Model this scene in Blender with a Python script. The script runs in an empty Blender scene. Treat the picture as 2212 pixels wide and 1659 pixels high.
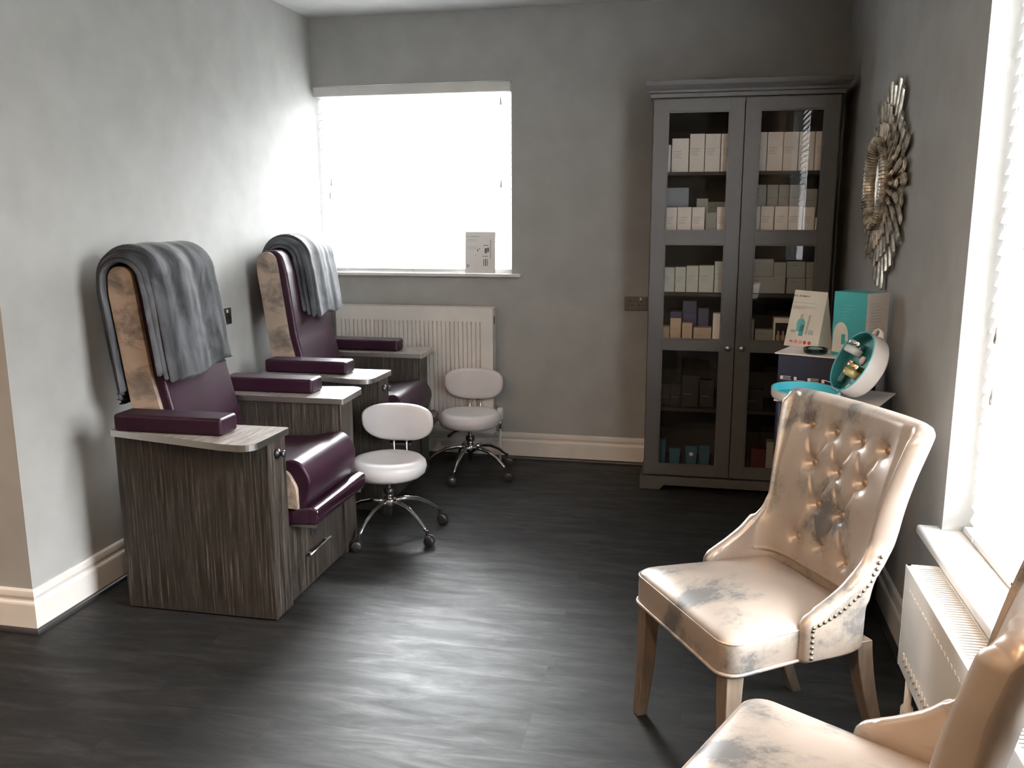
import bpy, bmesh, math, random
from mathutils import Vector, Matrix, noise
random.seed(7)
PI = math.pi
SC = bpy.context.scene
COL = SC.collection

# ------------------------------------------------------------------ camera
FPX, YAW, PITCH, ROLL, CAMH = 1902.15, 0.2065, 0.1922, -0.0026, 1.5
fwd = Vector((-math.sin(YAW)*math.cos(PITCH), math.cos(YAW)*math.cos(PITCH), -math.sin(PITCH)))
rt0 = Vector((math.cos(YAW), math.sin(YAW), 0)); up0 = rt0.cross(fwd)
rt = rt0*math.cos(ROLL) + up0*math.sin(ROLL); up = -rt0*math.sin(ROLL) + up0*math.cos(ROLL)
cd = bpy.data.cameras.new('camera'); cam = bpy.data.objects.new('camera', cd); COL.objects.link(cam)
cd.sensor_width = 36; cd.lens = FPX/2212*36; cd.clip_start = .02
M = Matrix((rt, up, -fwd)).transposed().to_4x4(); M.translation = Vector((0, 0, CAMH)); cam.matrix_world = M
SC.camera = cam

def at(px, py, Y):
    """world point where the ray of photo pixel (px,py) meets the plane y=Y"""
    d = fwd*FPX + rt*(px-1106) - up*(py-829.5)
    t = Y/d.y
    return Vector((d.x*t, Y, CAMH+d.z*t))

# ------------------------------------------------------------------ view, world, lamps
vs = SC.view_settings
vs.view_transform = 'Standard'; vs.look = 'None'; vs.gamma = 1; vs.use_curve_mapping = False
vs.exposure = 0.13
SC.cycles.use_denoising = True
SC.cycles.max_bounces = 10; SC.cycles.diffuse_bounces = 5; SC.cycles.glossy_bounces = 4
SC.cycles.transparent_max_bounces = 16; SC.cycles.transmission_bounces = 8
SC.cycles.sample_clamp_indirect = 6
W = bpy.data.worlds.new('World'); SC.world = W; W.use_nodes = True
wn = W.node_tree.nodes; wl = W.node_tree.links
wn['Background'].inputs['Color'].default_value = (.93, .97, 1, 1)
SKY = 38.0
wn['Background'].inputs['Strength'].default_value = SKY

def area(name, loc, rot, sx, sy, power, color=(1, 1, 1), portal=False, spread=PI, disk=False):
    l = bpy.data.lights.new(name, 'AREA'); l.shape = 'DISK' if disk else 'RECTANGLE'
    l.size = sx
    if not disk: l.size_y = sy
    l.energy = power; l.color = color; l.spread = spread
    if portal: l.cycles.is_portal = True
    o = bpy.data.objects.new(name, l); COL.objects.link(o); o.location = loc; o.rotation_euler = rot
    return o
XL, D, HC, XR, YO = -2.3215, 5.2, 2.64, .747, 2.577
XF, YB = -3.9, -2.4
# daylight just outside each window, facing in
area('daylight_side', (1.12, 2.1, 1.5), (0, math.radians(90), 0), 2.1, 1.6, 2050, (.96, .98, 1))
area('daylight_rear', (-1.70, 5.62, 1.75), (math.radians(-90), 0, 0), 1.5, 1.4, 950, (.95, .98, 1))
# warm ceiling downlights of the room behind the camera
for i, (x, y) in enumerate([(-2.9, .6), (-1.2, -.6), (-2.9, -1.2), (-.1, .4)]):
    area('downlight', (x, y, HC-.01), (0, 0, 0), .16, .16, 36, (1, .66, .40), disk=True)

# ------------------------------------------------------------------ materials
def mat(name, color=(.5, .5, .5), rough=.5, metal=0, coat=0, coat_r=.1, spec=.5, sheen=0, trans=0, bump=None, alpha=1):
    m = bpy.data.materials.new(name); m.use_nodes = True
    b = m.node_tree.nodes['Principled BSDF']
    b.inputs['Base Color'].default_value = (*color, 1); b.inputs['Roughness'].default_value = rough
    b.inputs['Metallic'].default_value = metal; b.inputs['Coat Weight'].default_value = coat
    b.inputs['Coat Roughness'].default_value = coat_r; b.inputs['Specular IOR Level'].default_value = spec
    b.inputs['Sheen Weight'].default_value = sheen; b.inputs['Transmission Weight'].default_value = trans
    # every material carries a faint procedural variation of its tone
    N = m.node_tree.nodes; L = m.node_tree.links
    tc = N.new('ShaderNodeTexCoord'); nz = N.new('ShaderNodeTexNoise'); nz.inputs['Scale'].default_value = 6
    rp = N.new('ShaderNodeValToRGB'); L.new(tc.outputs['Object'], nz.inputs['Vector']); L.new(nz.outputs['Fac'], rp.inputs['Fac'])
    rp.color_ramp.elements[0].position = .3; rp.color_ramp.elements[1].position = .7
    rp.color_ramp.elements[0].color = (*[c*.93 for c in color], 1); rp.color_ramp.elements[1].color = (*[min(1, c*1.05) for c in color], 1)
    L.new(rp.outputs['Color'], b.inputs['Base Color'])
    if bump:
        n2 = N.new('ShaderNodeTexNoise'); n2.inputs['Scale'].default_value = bump[0]
        bp = N.new('ShaderNodeBump'); bp.inputs['Strength'].default_value = bump[1]; bp.inputs['Distance'].default_value = .002
        L.new(tc.outputs['Object'], n2.inputs['Vector']); L.new(n2.outputs['Fac'], bp.inputs['Height']); L.new(bp.outputs['Normal'], b.inputs['Normal'])
    return m

def noisy(name, stops, scale, stretch=(1, 1, 1), rough=.5, metal=0, detail=6, nrough=.6, dist=0, coat=0, bump=0, bdist=.002, spec=.5, sheen=0, metal_ramp=None):
    """colour ramp over stretched object-space noise"""
    m = bpy.data.materials.new(name); m.use_nodes = True
    N = m.node_tree.nodes; L = m.node_tree.links; b = N['Principled BSDF']
    tc = N.new('ShaderNodeTexCoord'); mp = N.new('ShaderNodeMapping'); mp.inputs['Scale'].default_value = stretch
    nz = N.new('ShaderNodeTexNoise'); nz.inputs['Scale'].default_value = scale; nz.inputs['Detail'].default_value = detail
    nz.inputs['Roughness'].default_value = nrough; nz.inputs['Distortion'].default_value = dist
    rp = N.new('ShaderNodeValToRGB')
    L.new(tc.outputs['Object'], mp.inputs['Vector']); L.new(mp.outputs['Vector'], nz.inputs['Vector']); L.new(nz.outputs['Fac'], rp.inputs['Fac'])
    cr = rp.color_ramp
    while len(cr.elements) < len(stops): cr.elements.new(.5)
    for e, (p, c) in zip(cr.elements, stops): e.position = p; e.color = (*c, 1)
    L.new(rp.outputs['Color'], b.inputs['Base Color'])
    b.inputs['Roughness'].default_value = rough; b.inputs['Metallic'].default_value = metal; b.inputs['Coat Weight'].default_value = coat
    b.inputs['Specular IOR Level'].default_value = spec; b.inputs['Sheen Weight'].default_value = sheen
    if bump:
        bp = N.new('ShaderNodeBump'); bp.inputs['Strength'].default_value = bump; bp.inputs['Distance'].default_value = bdist
        L.new(nz.outputs['Fac'], bp.inputs['Height']); L.new(bp.outputs['Normal'], b.inputs['Normal'])
    return m

m_wall = mat('grey_paint', (.30, .297, .287), .85, spec=.2, bump=(140, .08))
m_ceil = mat('ceiling_paint', (0.451, 0.451, 0.4428), .9, spec=.2)
m_white = mat('white_gloss_paint', (.62, .595, .56), .35)
m_rad = mat('radiator_enamel', (.68, .67, .65), .3)
m_sillw = mat('sill_paint', (0.6396, 0.6314, 0.615), .35)
m_dark = mat('dark_vinyl', (.018, .017, .017), .4)
m_black = mat('black_plastic', (.012, .012, .013), .4)
m_chrome = mat('chrome', (.75, .75, .77), .12, 1)
m_steel = mat('brushed_steel', (.55, .54, .53), .3, 1)
m_alu = mat('aluminium_edging', (.62, .61, .6), .32, 1)
m_socket = mat('socket_nickel', (.16, .155, .15), .28, .9)
m_stool = mat('white_leatherette', (0.64, 0.624, 0.64), .42)
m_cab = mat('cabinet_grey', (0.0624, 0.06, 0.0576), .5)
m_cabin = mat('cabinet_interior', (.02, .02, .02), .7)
m_frame = mat('window_upvc', (.8, .8, .8), .35)
m_navy = mat('navy_board', (.006, .008, .019), .5)
m_plate = mat('white_board', (.72, .69, .68), .4)
m_box = mat('white_carton', (.90, .89, .87), .55)
m_boxg = mat('pale_green_carton', (.58, .64, .60), .5)
m_boxs = mat('silver_grey_carton', (.33, .36, .345), .35)
m_boxblue = mat('blue_grey_carton', (.28, .34, .40), .45)
m_cream = mat('cream_carton', (0.45, 0.36, 0.243), .45)
m_nav2 = mat('dark_blue_carton', (.035, .04, .10), .4)
m_ink = mat('dark_print', (.06, .06, .065), .6)
m_ink2 = mat('grey_print', (.40, .40, .40), .6)
m_inkw = mat('white_print', (.8, .8, .82), .5)
m_teal = mat('teal_carton', (0.04675, 0.306, 0.3145), .4)
m_teall = mat('light_teal_print', (0.119, 0.391, 0.391), .4)
m_card = mat('ivory_card', (.62, .59, .52), .6)
m_red = mat('red_print', (.42, .03, .05), .6)
m_pink = mat('pink_print', (.62, .22, .24), .6)
m_case = mat('white_case', (0.704, 0.6864, 0.6776), .35, coat=.3)
m_aqua = mat('aqua_lining', (0.054, 0.378, 0.468), .45)
m_tealin = mat('deep_teal_lining', (.02, .14, .15), .35)
m_gold = mat('gold_metal', (.75, .52, .28), .2, 1)
m_gel = mat('amber_gel', (.22, .175, .07), .2)
m_pale = mat('frosted_jar_glass', (.45, .52, .50), .2)
m_green = mat('dark_green_tube', (.02, .09, .08), .3)
m_bag = mat('blue_gift_bag', (0.0056, 0.07, 0.119), .45)
m_bagr = mat('red_carton', (0.063, 0.0084, 0.0084), .5)
m_mirror = mat('mirror_glass', (.85, .85, .85), .02, 1)
m_btn = mat('covered_button', (0.4, 0.296, 0.216), .35, .45)
m_nail = mat('antique_nail', (.16, .145, .12), .3, .9)
m_plum = noisy('plum_leather', [(.3, (.0095, .0026, .0060)), (.7, (.0145, .0040, .0092))], 9, rough=.42, bump=.15, bdist=.001, spec=.16)
m_plumg = noisy('plum_gloss_leather', [(.3, (0.0104, 0.0032, 0.0072)), (.7, (0.0176, 0.0056, 0.012))], 6, rough=.13, coat=.5)
m_marb = noisy('beige_marbled_vinyl', [(.36, (0.07225, 0.0578, 0.0476)), (.47, (0.153, 0.119, 0.0935)), (.56, (0.2465, 0.1887, 0.1462)), (.75, (0.289, 0.2253, 0.1785))], 6.5, (1, 1, 1.5), rough=.5, detail=9, nrough=.65, dist=.6)
m_zebra = noisy('zebra_wood_veneer', [(.36, (.0035, .0026, .0021)), (.47, (.012, .009, .007)), (.56, (.030, .024, .019)), (.66, (.085, .075, .064))], 13, (10, 10, .26), rough=.48, detail=5, nrough=.75, spec=.35)
m_top = noisy('bleached_wood_top', [(.32, (0.0984, 0.082, 0.0697)), (.46, (0.2132, 0.1927, 0.1722)), (.62, (0.3444, 0.328, 0.3075))], 7, (9, 1.0, 9), rough=.3, detail=5, nrough=.7)
m_leg = noisy('weathered_oak', [(.3, (0.104, 0.0784, 0.0576)), (.7, (0.168, 0.132, 0.1))], 12, (6, 6, .6), rough=.5)
m_silver = noisy('silver_leaf', [(.38, (.20, .18, .145)), (.5, (.46, .42, .35)), (.65, (.72, .67, .58))], 22, rough=.33, metal=.75, bump=.25, bdist=.002)

# metallic champagne fabric with worn grey patches
def champagne():
    m = bpy.data.materials.new('champagne_foil_fabric'); m.use_nodes = True
    N = m.node_tree.nodes; L = m.node_tree.links; b = N['Principled BSDF']
    tc = N.new('ShaderNodeTexCoord'); mp = N.new('ShaderNodeMapping'); mp.inputs['Scale'].default_value = (1.3, .75, 1)
    n1 = N.new('ShaderNodeTexNoise'); n1.inputs['Scale'].default_value = 4.2; n1.inputs['Detail'].default_value = 2; n1.inputs['Distortion'].default_value = .4
    n2 = N.new('ShaderNodeTexNoise'); n2.inputs['Scale'].default_value = 30; n2.inputs['Detail'].default_value = 8; n2.inputs['Roughness'].default_value = .75
    L.new(tc.outputs['Object'], mp.inputs['Vector']); L.new(mp.outputs['Vector'], n1.inputs['Vector']); L.new(mp.outputs['Vector'], n2.inputs['Vector'])
    ad = N.new('ShaderNodeMath'); ad.operation = 'MULTIPLY_ADD'; ad.inputs[1].default_value = .42
    L.new(n2.outputs['Fac'], ad.inputs[0]); L.new(n1.outputs['Fac'], ad.inputs[2])
    rp = N.new('ShaderNodeValToRGB'); L.new(ad.outputs[0], rp.inputs['Fac'])
    cr = rp.color_ramp; cr.elements[0].position = .59; cr.elements[0].color = (.155, .148, .144, 1)
    cr.elements[1].position = .72; cr.elements[1].color = (.40, .338, .288, 1)
    e = cr.elements.new(.655); e.color = (.315, .28, .245, 1)
    L.new(rp.outputs['Color'], b.inputs['Base Color'])
    b.inputs['Metallic'].default_value = .4; b.inputs['Roughness'].default_value = .34
    bp = N.new('ShaderNodeBump'); bp.inputs['Strength'].default_value = .12; bp.inputs['Distance'].default_value = .002
    L.new(n2.outputs['Fac'], bp.inputs['Height']); L.new(bp.outputs['Normal'], b.inputs['Normal'])
    return m
m_champ = champagne()

# brushed grey plush
def plush():
    m = bpy.data.materials.new('charcoal_plush'); m.use_nodes = True
    N = m.node_tree.nodes; L = m.node_tree.links; b = N['Principled BSDF']
    tc = N.new('ShaderNodeTexCoord'); mp = N.new('ShaderNodeMapping'); mp.inputs['Scale'].default_value = (1.1, 2.0, .9)
    n1 = N.new('ShaderNodeTexNoise'); n1.inputs['Scale'].default_value = 5; n1.inputs['Detail'].default_value = 5; n1.inputs['Distortion'].default_value = .9
    L.new(tc.outputs['Object'], mp.inputs['Vector']); L.new(mp.outputs['Vector'], n1.inputs['Vector'])
    rp = N.new('ShaderNodeValToRGB'); L.new(n1.outputs['Fac'], rp.inputs['Fac']); cr = rp.color_ramp
    cr.elements[0].position = .38; cr.elements[0].color = (.005, .005, .006, 1)
    cr.elements[1].position = .70; cr.elements[1].color = (.050, .052, .058, 1)
    e = cr.elements.new(.5); e.color = (.019, .0197, .022, 1)
    L.new(rp.outputs['Color'], b.inputs['Base Color']); b.inputs['Roughness'].default_value = .75
    b.inputs['Sheen Weight'].default_value = .08; b.inputs['Sheen Roughness'].default_value = .35; b.inputs['Specular IOR Level'].default_value = .2
    n3 = N.new('ShaderNodeTexNoise'); n3.inputs['Scale'].default_value = 160; L.new(tc.outputs['Object'], n3.inputs['Vector'])
    bp = N.new('ShaderNodeBump'); bp.inputs['Strength'].default_value = .3; bp.inputs['Distance'].default_value = .002
    L.new(n3.outputs['Fac'], bp.inputs['Height']); L.new(bp.outputs['Normal'], b.inputs['Normal'])
    return m
m_plush = plush()

# dark plank floor, planks along X
def floor_mat():
    m = bpy.data.materials.new('dark_plank_vinyl'); m.use_nodes = True
    N = m.node_tree.nodes; L = m.node_tree.links; b = N['Principled BSDF']
    tc = N.new('ShaderNodeTexCoord')
    br = N.new('ShaderNodeTexBrick'); br.offset = .37; br.inputs['Scale'].default_value = 1
    br.inputs['Brick Width'].default_value = 1.2; br.inputs['Row Height'].default_value = .185
    br.inputs['Mortar Size'].default_value = .0012; br.inputs['Mortar Smooth'].default_value = .3; br.inputs['Bias'].default_value = 0
    br.inputs['Color1'].default_value = (.2, .2, .2, 1); br.inputs['Color2'].default_value = (.8, .8, .8, 1); br.inputs['Mortar'].default_value = (.5, .5, .5, 1)
    L.new(tc.outputs['Object'], br.inputs['Vector'])
    mp = N.new('ShaderNodeMapping'); mp.inputs['Scale'].default_value = (1.0, 4.6, 1); L.new(tc.outputs['Object'], mp.inputs['Vector'])
    vm = N.new('ShaderNodeVectorMath'); vm.operation = 'ADD'; L.new(mp.outputs['Vector'], vm.inputs[0])
    sc_ = N.new('ShaderNodeVectorMath'); sc_.operation = 'SCALE'; sc_.inputs['Scale'].default_value = 9; L.new(br.outputs['Color'], sc_.inputs[0]); L.new(sc_.outputs['Vector'], vm.inputs[1])
    n1 = N.new('ShaderNodeTexNoise'); n1.inputs['Scale'].default_value = 3.2; n1.inputs['Detail'].default_value = 9; n1.inputs['Roughness'].default_value = .72; n1.inputs['Distortion'].default_value = .5
    L.new(vm.outputs['Vector'], n1.inputs['Vector'])
    rp = N.new('ShaderNodeValToRGB'); L.new(n1.outputs['Fac'], rp.inputs['Fac']); cr = rp.color_ramp
    cr.elements[0].position = .3; cr.elements[0].color = (.0035, .0034, .0033, 1); cr.elements[1].position = .72; cr.elements[1].color = (.024, .0225, .021, 1)
    e = cr.elements.new(.5); e.color = (.009, .0086, .0082, 1)
    mx = N.new('ShaderNodeMix'); mx.data_type = 'RGBA'; mx.blend_type = 'MULTIPLY'; mx.inputs['Factor'].default_value = 1
    bw = N.new('ShaderNodeMapRange'); bw.inputs['To Min'].default_value = .8; bw.inputs['To Max'].default_value = 1.25; L.new(br.outputs['Color'], bw.inputs['Value'])
    L.new(rp.outputs['Color'], mx.inputs['A']); L.new(bw.outputs['Result'], mx.inputs['B'])
    mm = N.new('ShaderNodeMix'); mm.data_type = 'RGBA'; mm.inputs['B'].default_value = (.006, .006, .006, 1)
    L.new(mx.outputs['Result'], mm.inputs['A']); L.new(br.outputs['Fac'], mm.inputs['Factor'])
    L.new(mm.outputs['Result'], b.inputs['Base Color'])
    rr = N.new('ShaderNodeMapRange'); rr.inputs['From Min'].default_value = .3; rr.inputs['From Max'].default_value = .7
    rr.inputs['To Min'].default_value = .62; rr.inputs['To Max'].default_value = .44; L.new(n1.outputs['Fac'], rr.inputs['Value']); L.new(rr.outputs['Result'], b.inputs['Roughness'])
    b.inputs['Specular IOR Level'].default_value = .22
    # embossed grain
    wv = N.new('ShaderNodeTexNoise'); wv.inputs['Scale'].default_value = 11; wv.inputs['Detail'].default_value = 4; wv.inputs['Distortion'].default_value = .8
    L.new(vm.outputs['Vector'], wv.inputs['Vector'])
    sb = N.new('ShaderNodeMath'); sb.operation = 'SUBTRACT'; L.new(wv.outputs['Fac'], sb.inputs[0]); L.new(br.outputs['Fac'], sb.inputs[1])
    bp = N.new('ShaderNodeBump'); bp.inputs['Strength'].default_value = .09; bp.inputs['Distance'].default_value = .001
    L.new(sb.outputs[0], bp.inputs['Height']); L.new(bp.outputs['Normal'], b.inputs['Normal'])
    return m
m_floor = floor_mat()

def glass_mat(name, ior=1.45, tint=(1, 1, 1), rough=0):
    m = bpy.data.materials.new(name); m.use_nodes = True; N = m.node_tree.nodes; L = m.node_tree.links
    N.remove(N['Principled BSDF']); out = N['Material Output']
    t = N.new('ShaderNodeBsdfTransparent'); t.inputs['Color'].default_value = (*tint, 1)
    g = N.new('ShaderNodeBsdfGlossy'); g.inputs['Roughness'].default_value = rough
    f = N.new('ShaderNodeFresnel'); f.inputs['IOR'].default_value = ior; x = N.new('ShaderNodeMixShader')
    L.new(f.outputs['Fac'], x.inputs['Fac']); L.new(t.outputs['BSDF'], x.inputs[1]); L.new(g.outputs['BSDF'], x.inputs[2]); L.new(x.outputs['Shader'], out.inputs['Surface'])
    return m
m_glass = glass_mat('clear_pane', 1.5)
m_dish = glass_mat('tinted_dish_glass', 1.5, (.55, .75, .75))

def thin_mat(name, color, tfac):
    m = bpy.data.materials.new(name); m.use_nodes = True; N = m.node_tree.nodes; L = m.node_tree.links
    N.remove(N['Principled BSDF']); out = N['Material Output']
    d = N.new('ShaderNodeBsdfDiffuse'); d.inputs['Color'].default_value = (*color, 1)
    t = N.new('ShaderNodeBsdfTranslucent'); t.inputs['Color'].default_value = (*color, 1)
    x = N.new('ShaderNodeMixShader'); x.inputs['Fac'].default_value = tfac
    L.new(d.outputs['BSDF'], x.inputs[1]); L.new(t.outputs['BSDF'], x.inputs[2]); L.new(x.outputs['Shader'], out.inputs['Surface'])
    return m
m_slat = thin_mat('white_slat', (.94, .94, .93), .68)
m_thincard = thin_mat('white_show_card', (.78, .77, .765), .10)
m_petal = thin_mat('ivory_petal', (.42, .36, .25), .12)
m_petal2 = mat('petal_throat', (.22, .20, .10), .6)
m_stem = mat('orchid_stem', (.10, .16, .05), .5)

# ------------------------------------------------------------------ mesh helpers
def obj(name, bm, m, parent=None, smooth=False, bevel=0, seg=3, angle=35, loc=None, rot=None, subsurf=0):
    me = bpy.data.meshes.new(name)
    bmesh.ops.recalc_face_normals(bm, faces=bm.faces)
    bm.to_mesh(me); bm.free()
    o = bpy.data.objects.new(name, me); COL.objects.link(o)
    for mm in (m if isinstance(m, (list, tuple)) else [m]): me.materials.append(mm)
    if parent is not None: o.parent = parent
    if loc is not None: o.location = loc
    if rot is not None: o.rotation_euler = rot
    if smooth or bevel or subsurf:
        me.polygons.foreach_set('use_smooth', [True]*len(me.polygons))
    if bevel:
        b = o.modifiers.new('bevel', 'BEVEL'); b.width = bevel; b.segments = seg; b.limit_method = 'ANGLE'; b.angle_limit = math.radians(angle); b.harden_normals = True
    if subsurf:
        s = o.modifiers.new('sub', 'SUBSURF'); s.levels = s.render_levels = subsurf
    return o

def tag(o, label=None, cat=None, group=None, kind=None):
    if label: o['label'] = label
    if cat: o['category'] = cat
    if group: o['group'] = group
    if kind: o['kind'] = kind
    return o
def thing(name, label, cat, loc=(0, 0, 0), rz=0, group=None):
    o = bpy.data.objects.new(name, None); COL.objects.link(o); o.location = loc; o.rotation_euler = (0, 0, rz); o.empty_display_size = .05
    return tag(o, label, cat, group)
def struct(name, bm, m, parent=None, **k):
    o = obj(name, bm, m, parent, **k)
    if parent is None: o['kind'] = 'structure'
    return o
def copy_tree(o, parent=None):
    c = o.copy(); COL.objects.link(c); c.parent = parent
    for ch in [x for x in o.children]: copy_tree(ch, c)
    return c

def box(bm, x0, x1, y0, y1, z0, z1):
    v = [bm.verts.new((x, y, z)) for z in (z0, z1) for y in (y0, y1) for x in (x0, x1)]
    for f in ((0, 2, 3, 1), (4, 5, 7, 6), (0, 1, 5, 4), (2, 6, 7, 3), (0, 4, 6, 2), (1, 3, 7, 5)): bm.faces.new([v[i] for i in f])
    return v
def B(*a):
    bm = bmesh.new()
    if a and not isinstance(a[0], (tuple, list)): a = [a]
    for t in a: box(bm, *t)
    return bm
def prism(bm, pts, z0, z1, ax='z'):
    """extrude 2-D polygon; ax 'z': pts=(x,y); ax 'y': pts=(x,z) extruded y0..y1; ax 'x': pts=(y,z)"""
    def P(p, h): return {'z': (p[0], p[1], h), 'y': (p[0], h, p[1]), 'x': (h, p[0], p[1])}[ax]
    a = [bm.verts.new(P(p, z0)) for p in pts]; b = [bm.verts.new(P(p, z1)) for p in pts]; n = len(pts)
    bm.faces.new(a); bm.faces.new(b[::-1])
    for i in range(n): bm.faces.new((a[i], a[(i+1) % n], b[(i+1) % n], b[i]))
def PR(pts, a, b, ax='z'):
    bm = bmesh.new(); prism(bm, pts, a, b, ax); return bm
def tube(bm, pts, r, seg=10, cap=True):
    pts = [Vector(p) for p in pts]; n = len(pts); rs = r if isinstance(r, (list, tuple)) else [r]*n
    rings = []; ref = None
    for i, p in enumerate(pts):
        d = (pts[min(i+1, n-1)] - pts[max(i-1, 0)]).normalized()
        if ref is None: ref = Vector((0, 0, 1)) if abs(d.z) < .9 else Vector((1, 0, 0))
        a = d.cross(ref).normalized(); b = a.cross(d).normalized(); ref = b
        rings.append([bm.verts.new(p + (a*math.cos(2*PI*k/seg) + b*math.sin(2*PI*k/seg))*rs[i]) for k in range(seg)])
    for i in range(n-1):
        for k in range(seg): bm.faces.new((rings[i][k], rings[i][(k+1) % seg], rings[i+1][(k+1) % seg], rings[i+1][k]))
    if cap: bm.faces.new(rings[0][::-1]); bm.faces.new(rings[-1])
def T(pts, r, seg=10):
    bm = bmesh.new(); tube(bm, pts, r, seg); return bm
def lathe(bm, prof, seg=32, M4=None):
    rings = []
    for r, z in prof:
        if r < 1e-6: rings.append([bm.verts.new((0, 0, z))])
        else: rings.append([bm.verts.new((r*math.cos(2*PI*k/seg), r*math.sin(2*PI*k/seg), z)) for k in range(seg)])
    for a, b in zip(rings, rings[1:]):
        for k in range(seg):
            q = [a[k % len(a)], a[(k+1) % len(a)], b[(k+1) % len(b)], b[k % len(b)]]
            q = [v for i, v in enumerate(q) if v not in q[:i]]
            if len(q) > 2: bm.faces.new(q)
    if len(rings[0]) > 1: bm.faces.new(rings[0][::-1])
    if len(rings[-1]) > 1: bm.faces.new(rings[-1])
    if M4: bmesh.ops.transform(bm, matrix=M4, verts=[v for rg in rings for v in rg])
def LA(prof, seg=32, M4=None):
    bm = bmesh.new(); lathe(bm, prof, seg, M4); return bm
def grid(bm, fn, nu, nv, closeu=False, closev=False):
    V = [[bm.verts.new(fn(i/(nu if closeu else nu-1), j/(nv if closev else nv-1))) for j in range(nv)] for i in range(nu)]
    for i in range(nu if closeu else nu-1):
        for j in range(nv if closev else nv-1):
            bm.faces.new((V[i][j], V[(i+1) % nu][j], V[(i+1) % nu][(j+1) % nv], V[i][(j+1) % nv]))
    return V
def rounded(pts, rads, seg=6):
    """round the corners of a 2-D polygon"""
    out = []; n = len(pts)
    for i in range(n):
        p = Vector(pts[i]); r = rads[i] if isinstance(rads, (list, tuple)) else rads
        if r <= 0: out.append(tuple(p)); continue
        a = (Vector(pts[i-1]) - p); b = (Vector(pts[(i+1) % n]) - p); la, lb = a.length, b.length; a.normalize(); b.normalize()
        ang = a.angle(b); t = min(r/math.tan(ang/2), la*.49, lb*.49); rr = t*math.tan(ang/2)
        c = p + (a+b).normalized()*(rr/math.sin(ang/2)); s = p+a*t-c; e = p+b*t-c
        a0 = math.atan2(s.y, s.x); a1 = math.atan2(e.y, e.x); da = (a1-a0+PI) % (2*PI)-PI
        for k in range(seg+1): an = a0+da*k/seg; out.append((c.x+rr*math.cos(an), c.y+rr*math.sin(an)))
    return out
def lerp(t, tab):
    for (a, va), (b, vb) in zip(tab, tab[1:]):
        if t <= b: s = max(0, (t-a)/(b-a)); s = s*s*(3-2*s) if False else s; return va+(vb-va)*s
    return tab[-1][1]
def smooth_lerp(t, tab, w):
    return (lerp(t-w, tab)+2*lerp(t, tab)+lerp(t+w, tab))/4

_txt = {}
def text_mesh(s, size=1, bold=0):
    k = (s, bold)
    if k not in _txt:
        c = bpy.data.curves.new('t', 'FONT'); c.body = s; c.size = 1; c.resolution_u = 2; c.offset = bold
        o = bpy.data.objects.new('t', c); COL.objects.link(o)
        dg = bpy.context.evaluated_depsgraph_get(); dg.update()
        me = bpy.data.meshes.new_from_object(o.evaluated_get(dg)); bpy.data.objects.remove(o)
        xs = [v.co.x for v in me.vertices]; ys = [v.co.y for v in me.vertices]
        w = max(xs)-min(xs)
        for v in me.vertices: v.co.x = (v.co.x-min(xs))/w; v.co.y = (v.co.y-min(ys))/w
        _txt[k] = me
    return _txt[k]
def text(name, s, width, m, parent, M4, bold=0):
    """lettering: mesh 1 wide in local x, upright in local z after M4 (maps local xy text plane)"""
    me = text_mesh(s, 1, bold).copy(); me.materials.clear(); me.materials.append(m)
    o = bpy.data.objects.new(name, me); COL.objects.link(o); o.parent = parent
    o.matrix_local = M4 @ Matrix.Scale(width, 4); return o
def face_m(origin, xdir, updir):
    """matrix whose local x->xdir, y->updir at origin"""
    x = Vector(xdir).normalized(); y = Vector(updir).normalized(); z = x.cross(y)
    m = Matrix((x, y, z)).transposed().to_4x4(); m.translation = Vector(origin); return m

# ------------------------------------------------------------------ room shell
TH = .16
struct('floor', B(XF-.2, XR+.3, YB-.2, D+.3, -.1, 0), m_floor)
struct('ceiling', B(XF-.2, XR+.6, YB-.2, D+.6, HC, HC+.1), m_ceil)
def wall_hole_xz(name, x0, x1, y0, y1, hx0, hx1, hz0, hz1):
    struct(name, B((x0, hx0, y0, y1, 0, HC), (hx1, x1, y0, y1, 0, HC), (hx0, hx1, y0, y1, 0, hz0), (hx0, hx1, y0, y1, hz1, HC)) if hx0 > x0 else
           B((hx1, x1, y0, y1, 0, HC), (hx0, hx1, y0, y1, 0, hz0), (hx0, hx1, y0, y1, hz1, HC)), m_wall)
WBX0, WBX1, WBZ0, WBZ1 = -2.3215, -1.088, 1.13, 2.25
wall_hole_xz('wall_back', XL, XR+.3, D, D+.22, WBX0, WBX1, WBZ0, WBZ1)
struct('wall_left', B(XL-TH, XL, YO, D+.22, 0, HC), m_wall)
struct('wall_left_return', B(XF, XL-TH, YO, YO+TH, 0, HC), m_wall)
struct('wall_far_left', B(XF-TH, XF, YB, YO+TH, 0, HC), m_wall)
struct('wall_rear', B(XF-TH, XR+.3, YB-TH, YB, 0, HC), m_wall)
WRY0, WRY1, WRZ0, WRZ1 = 1.48, 2.722, .545, 2.42
struct('wall_right', B((XR, XR+.2, WRY1, D+.22, 0, HC), (XR, XR+.2, YB, WRY0, 0, HC), (XR, XR+.2, WRY0, WRY1, 0, WRZ0), (XR, XR+.2, WRY0, WRY1, WRZ1, HC)), m_wall)

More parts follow.
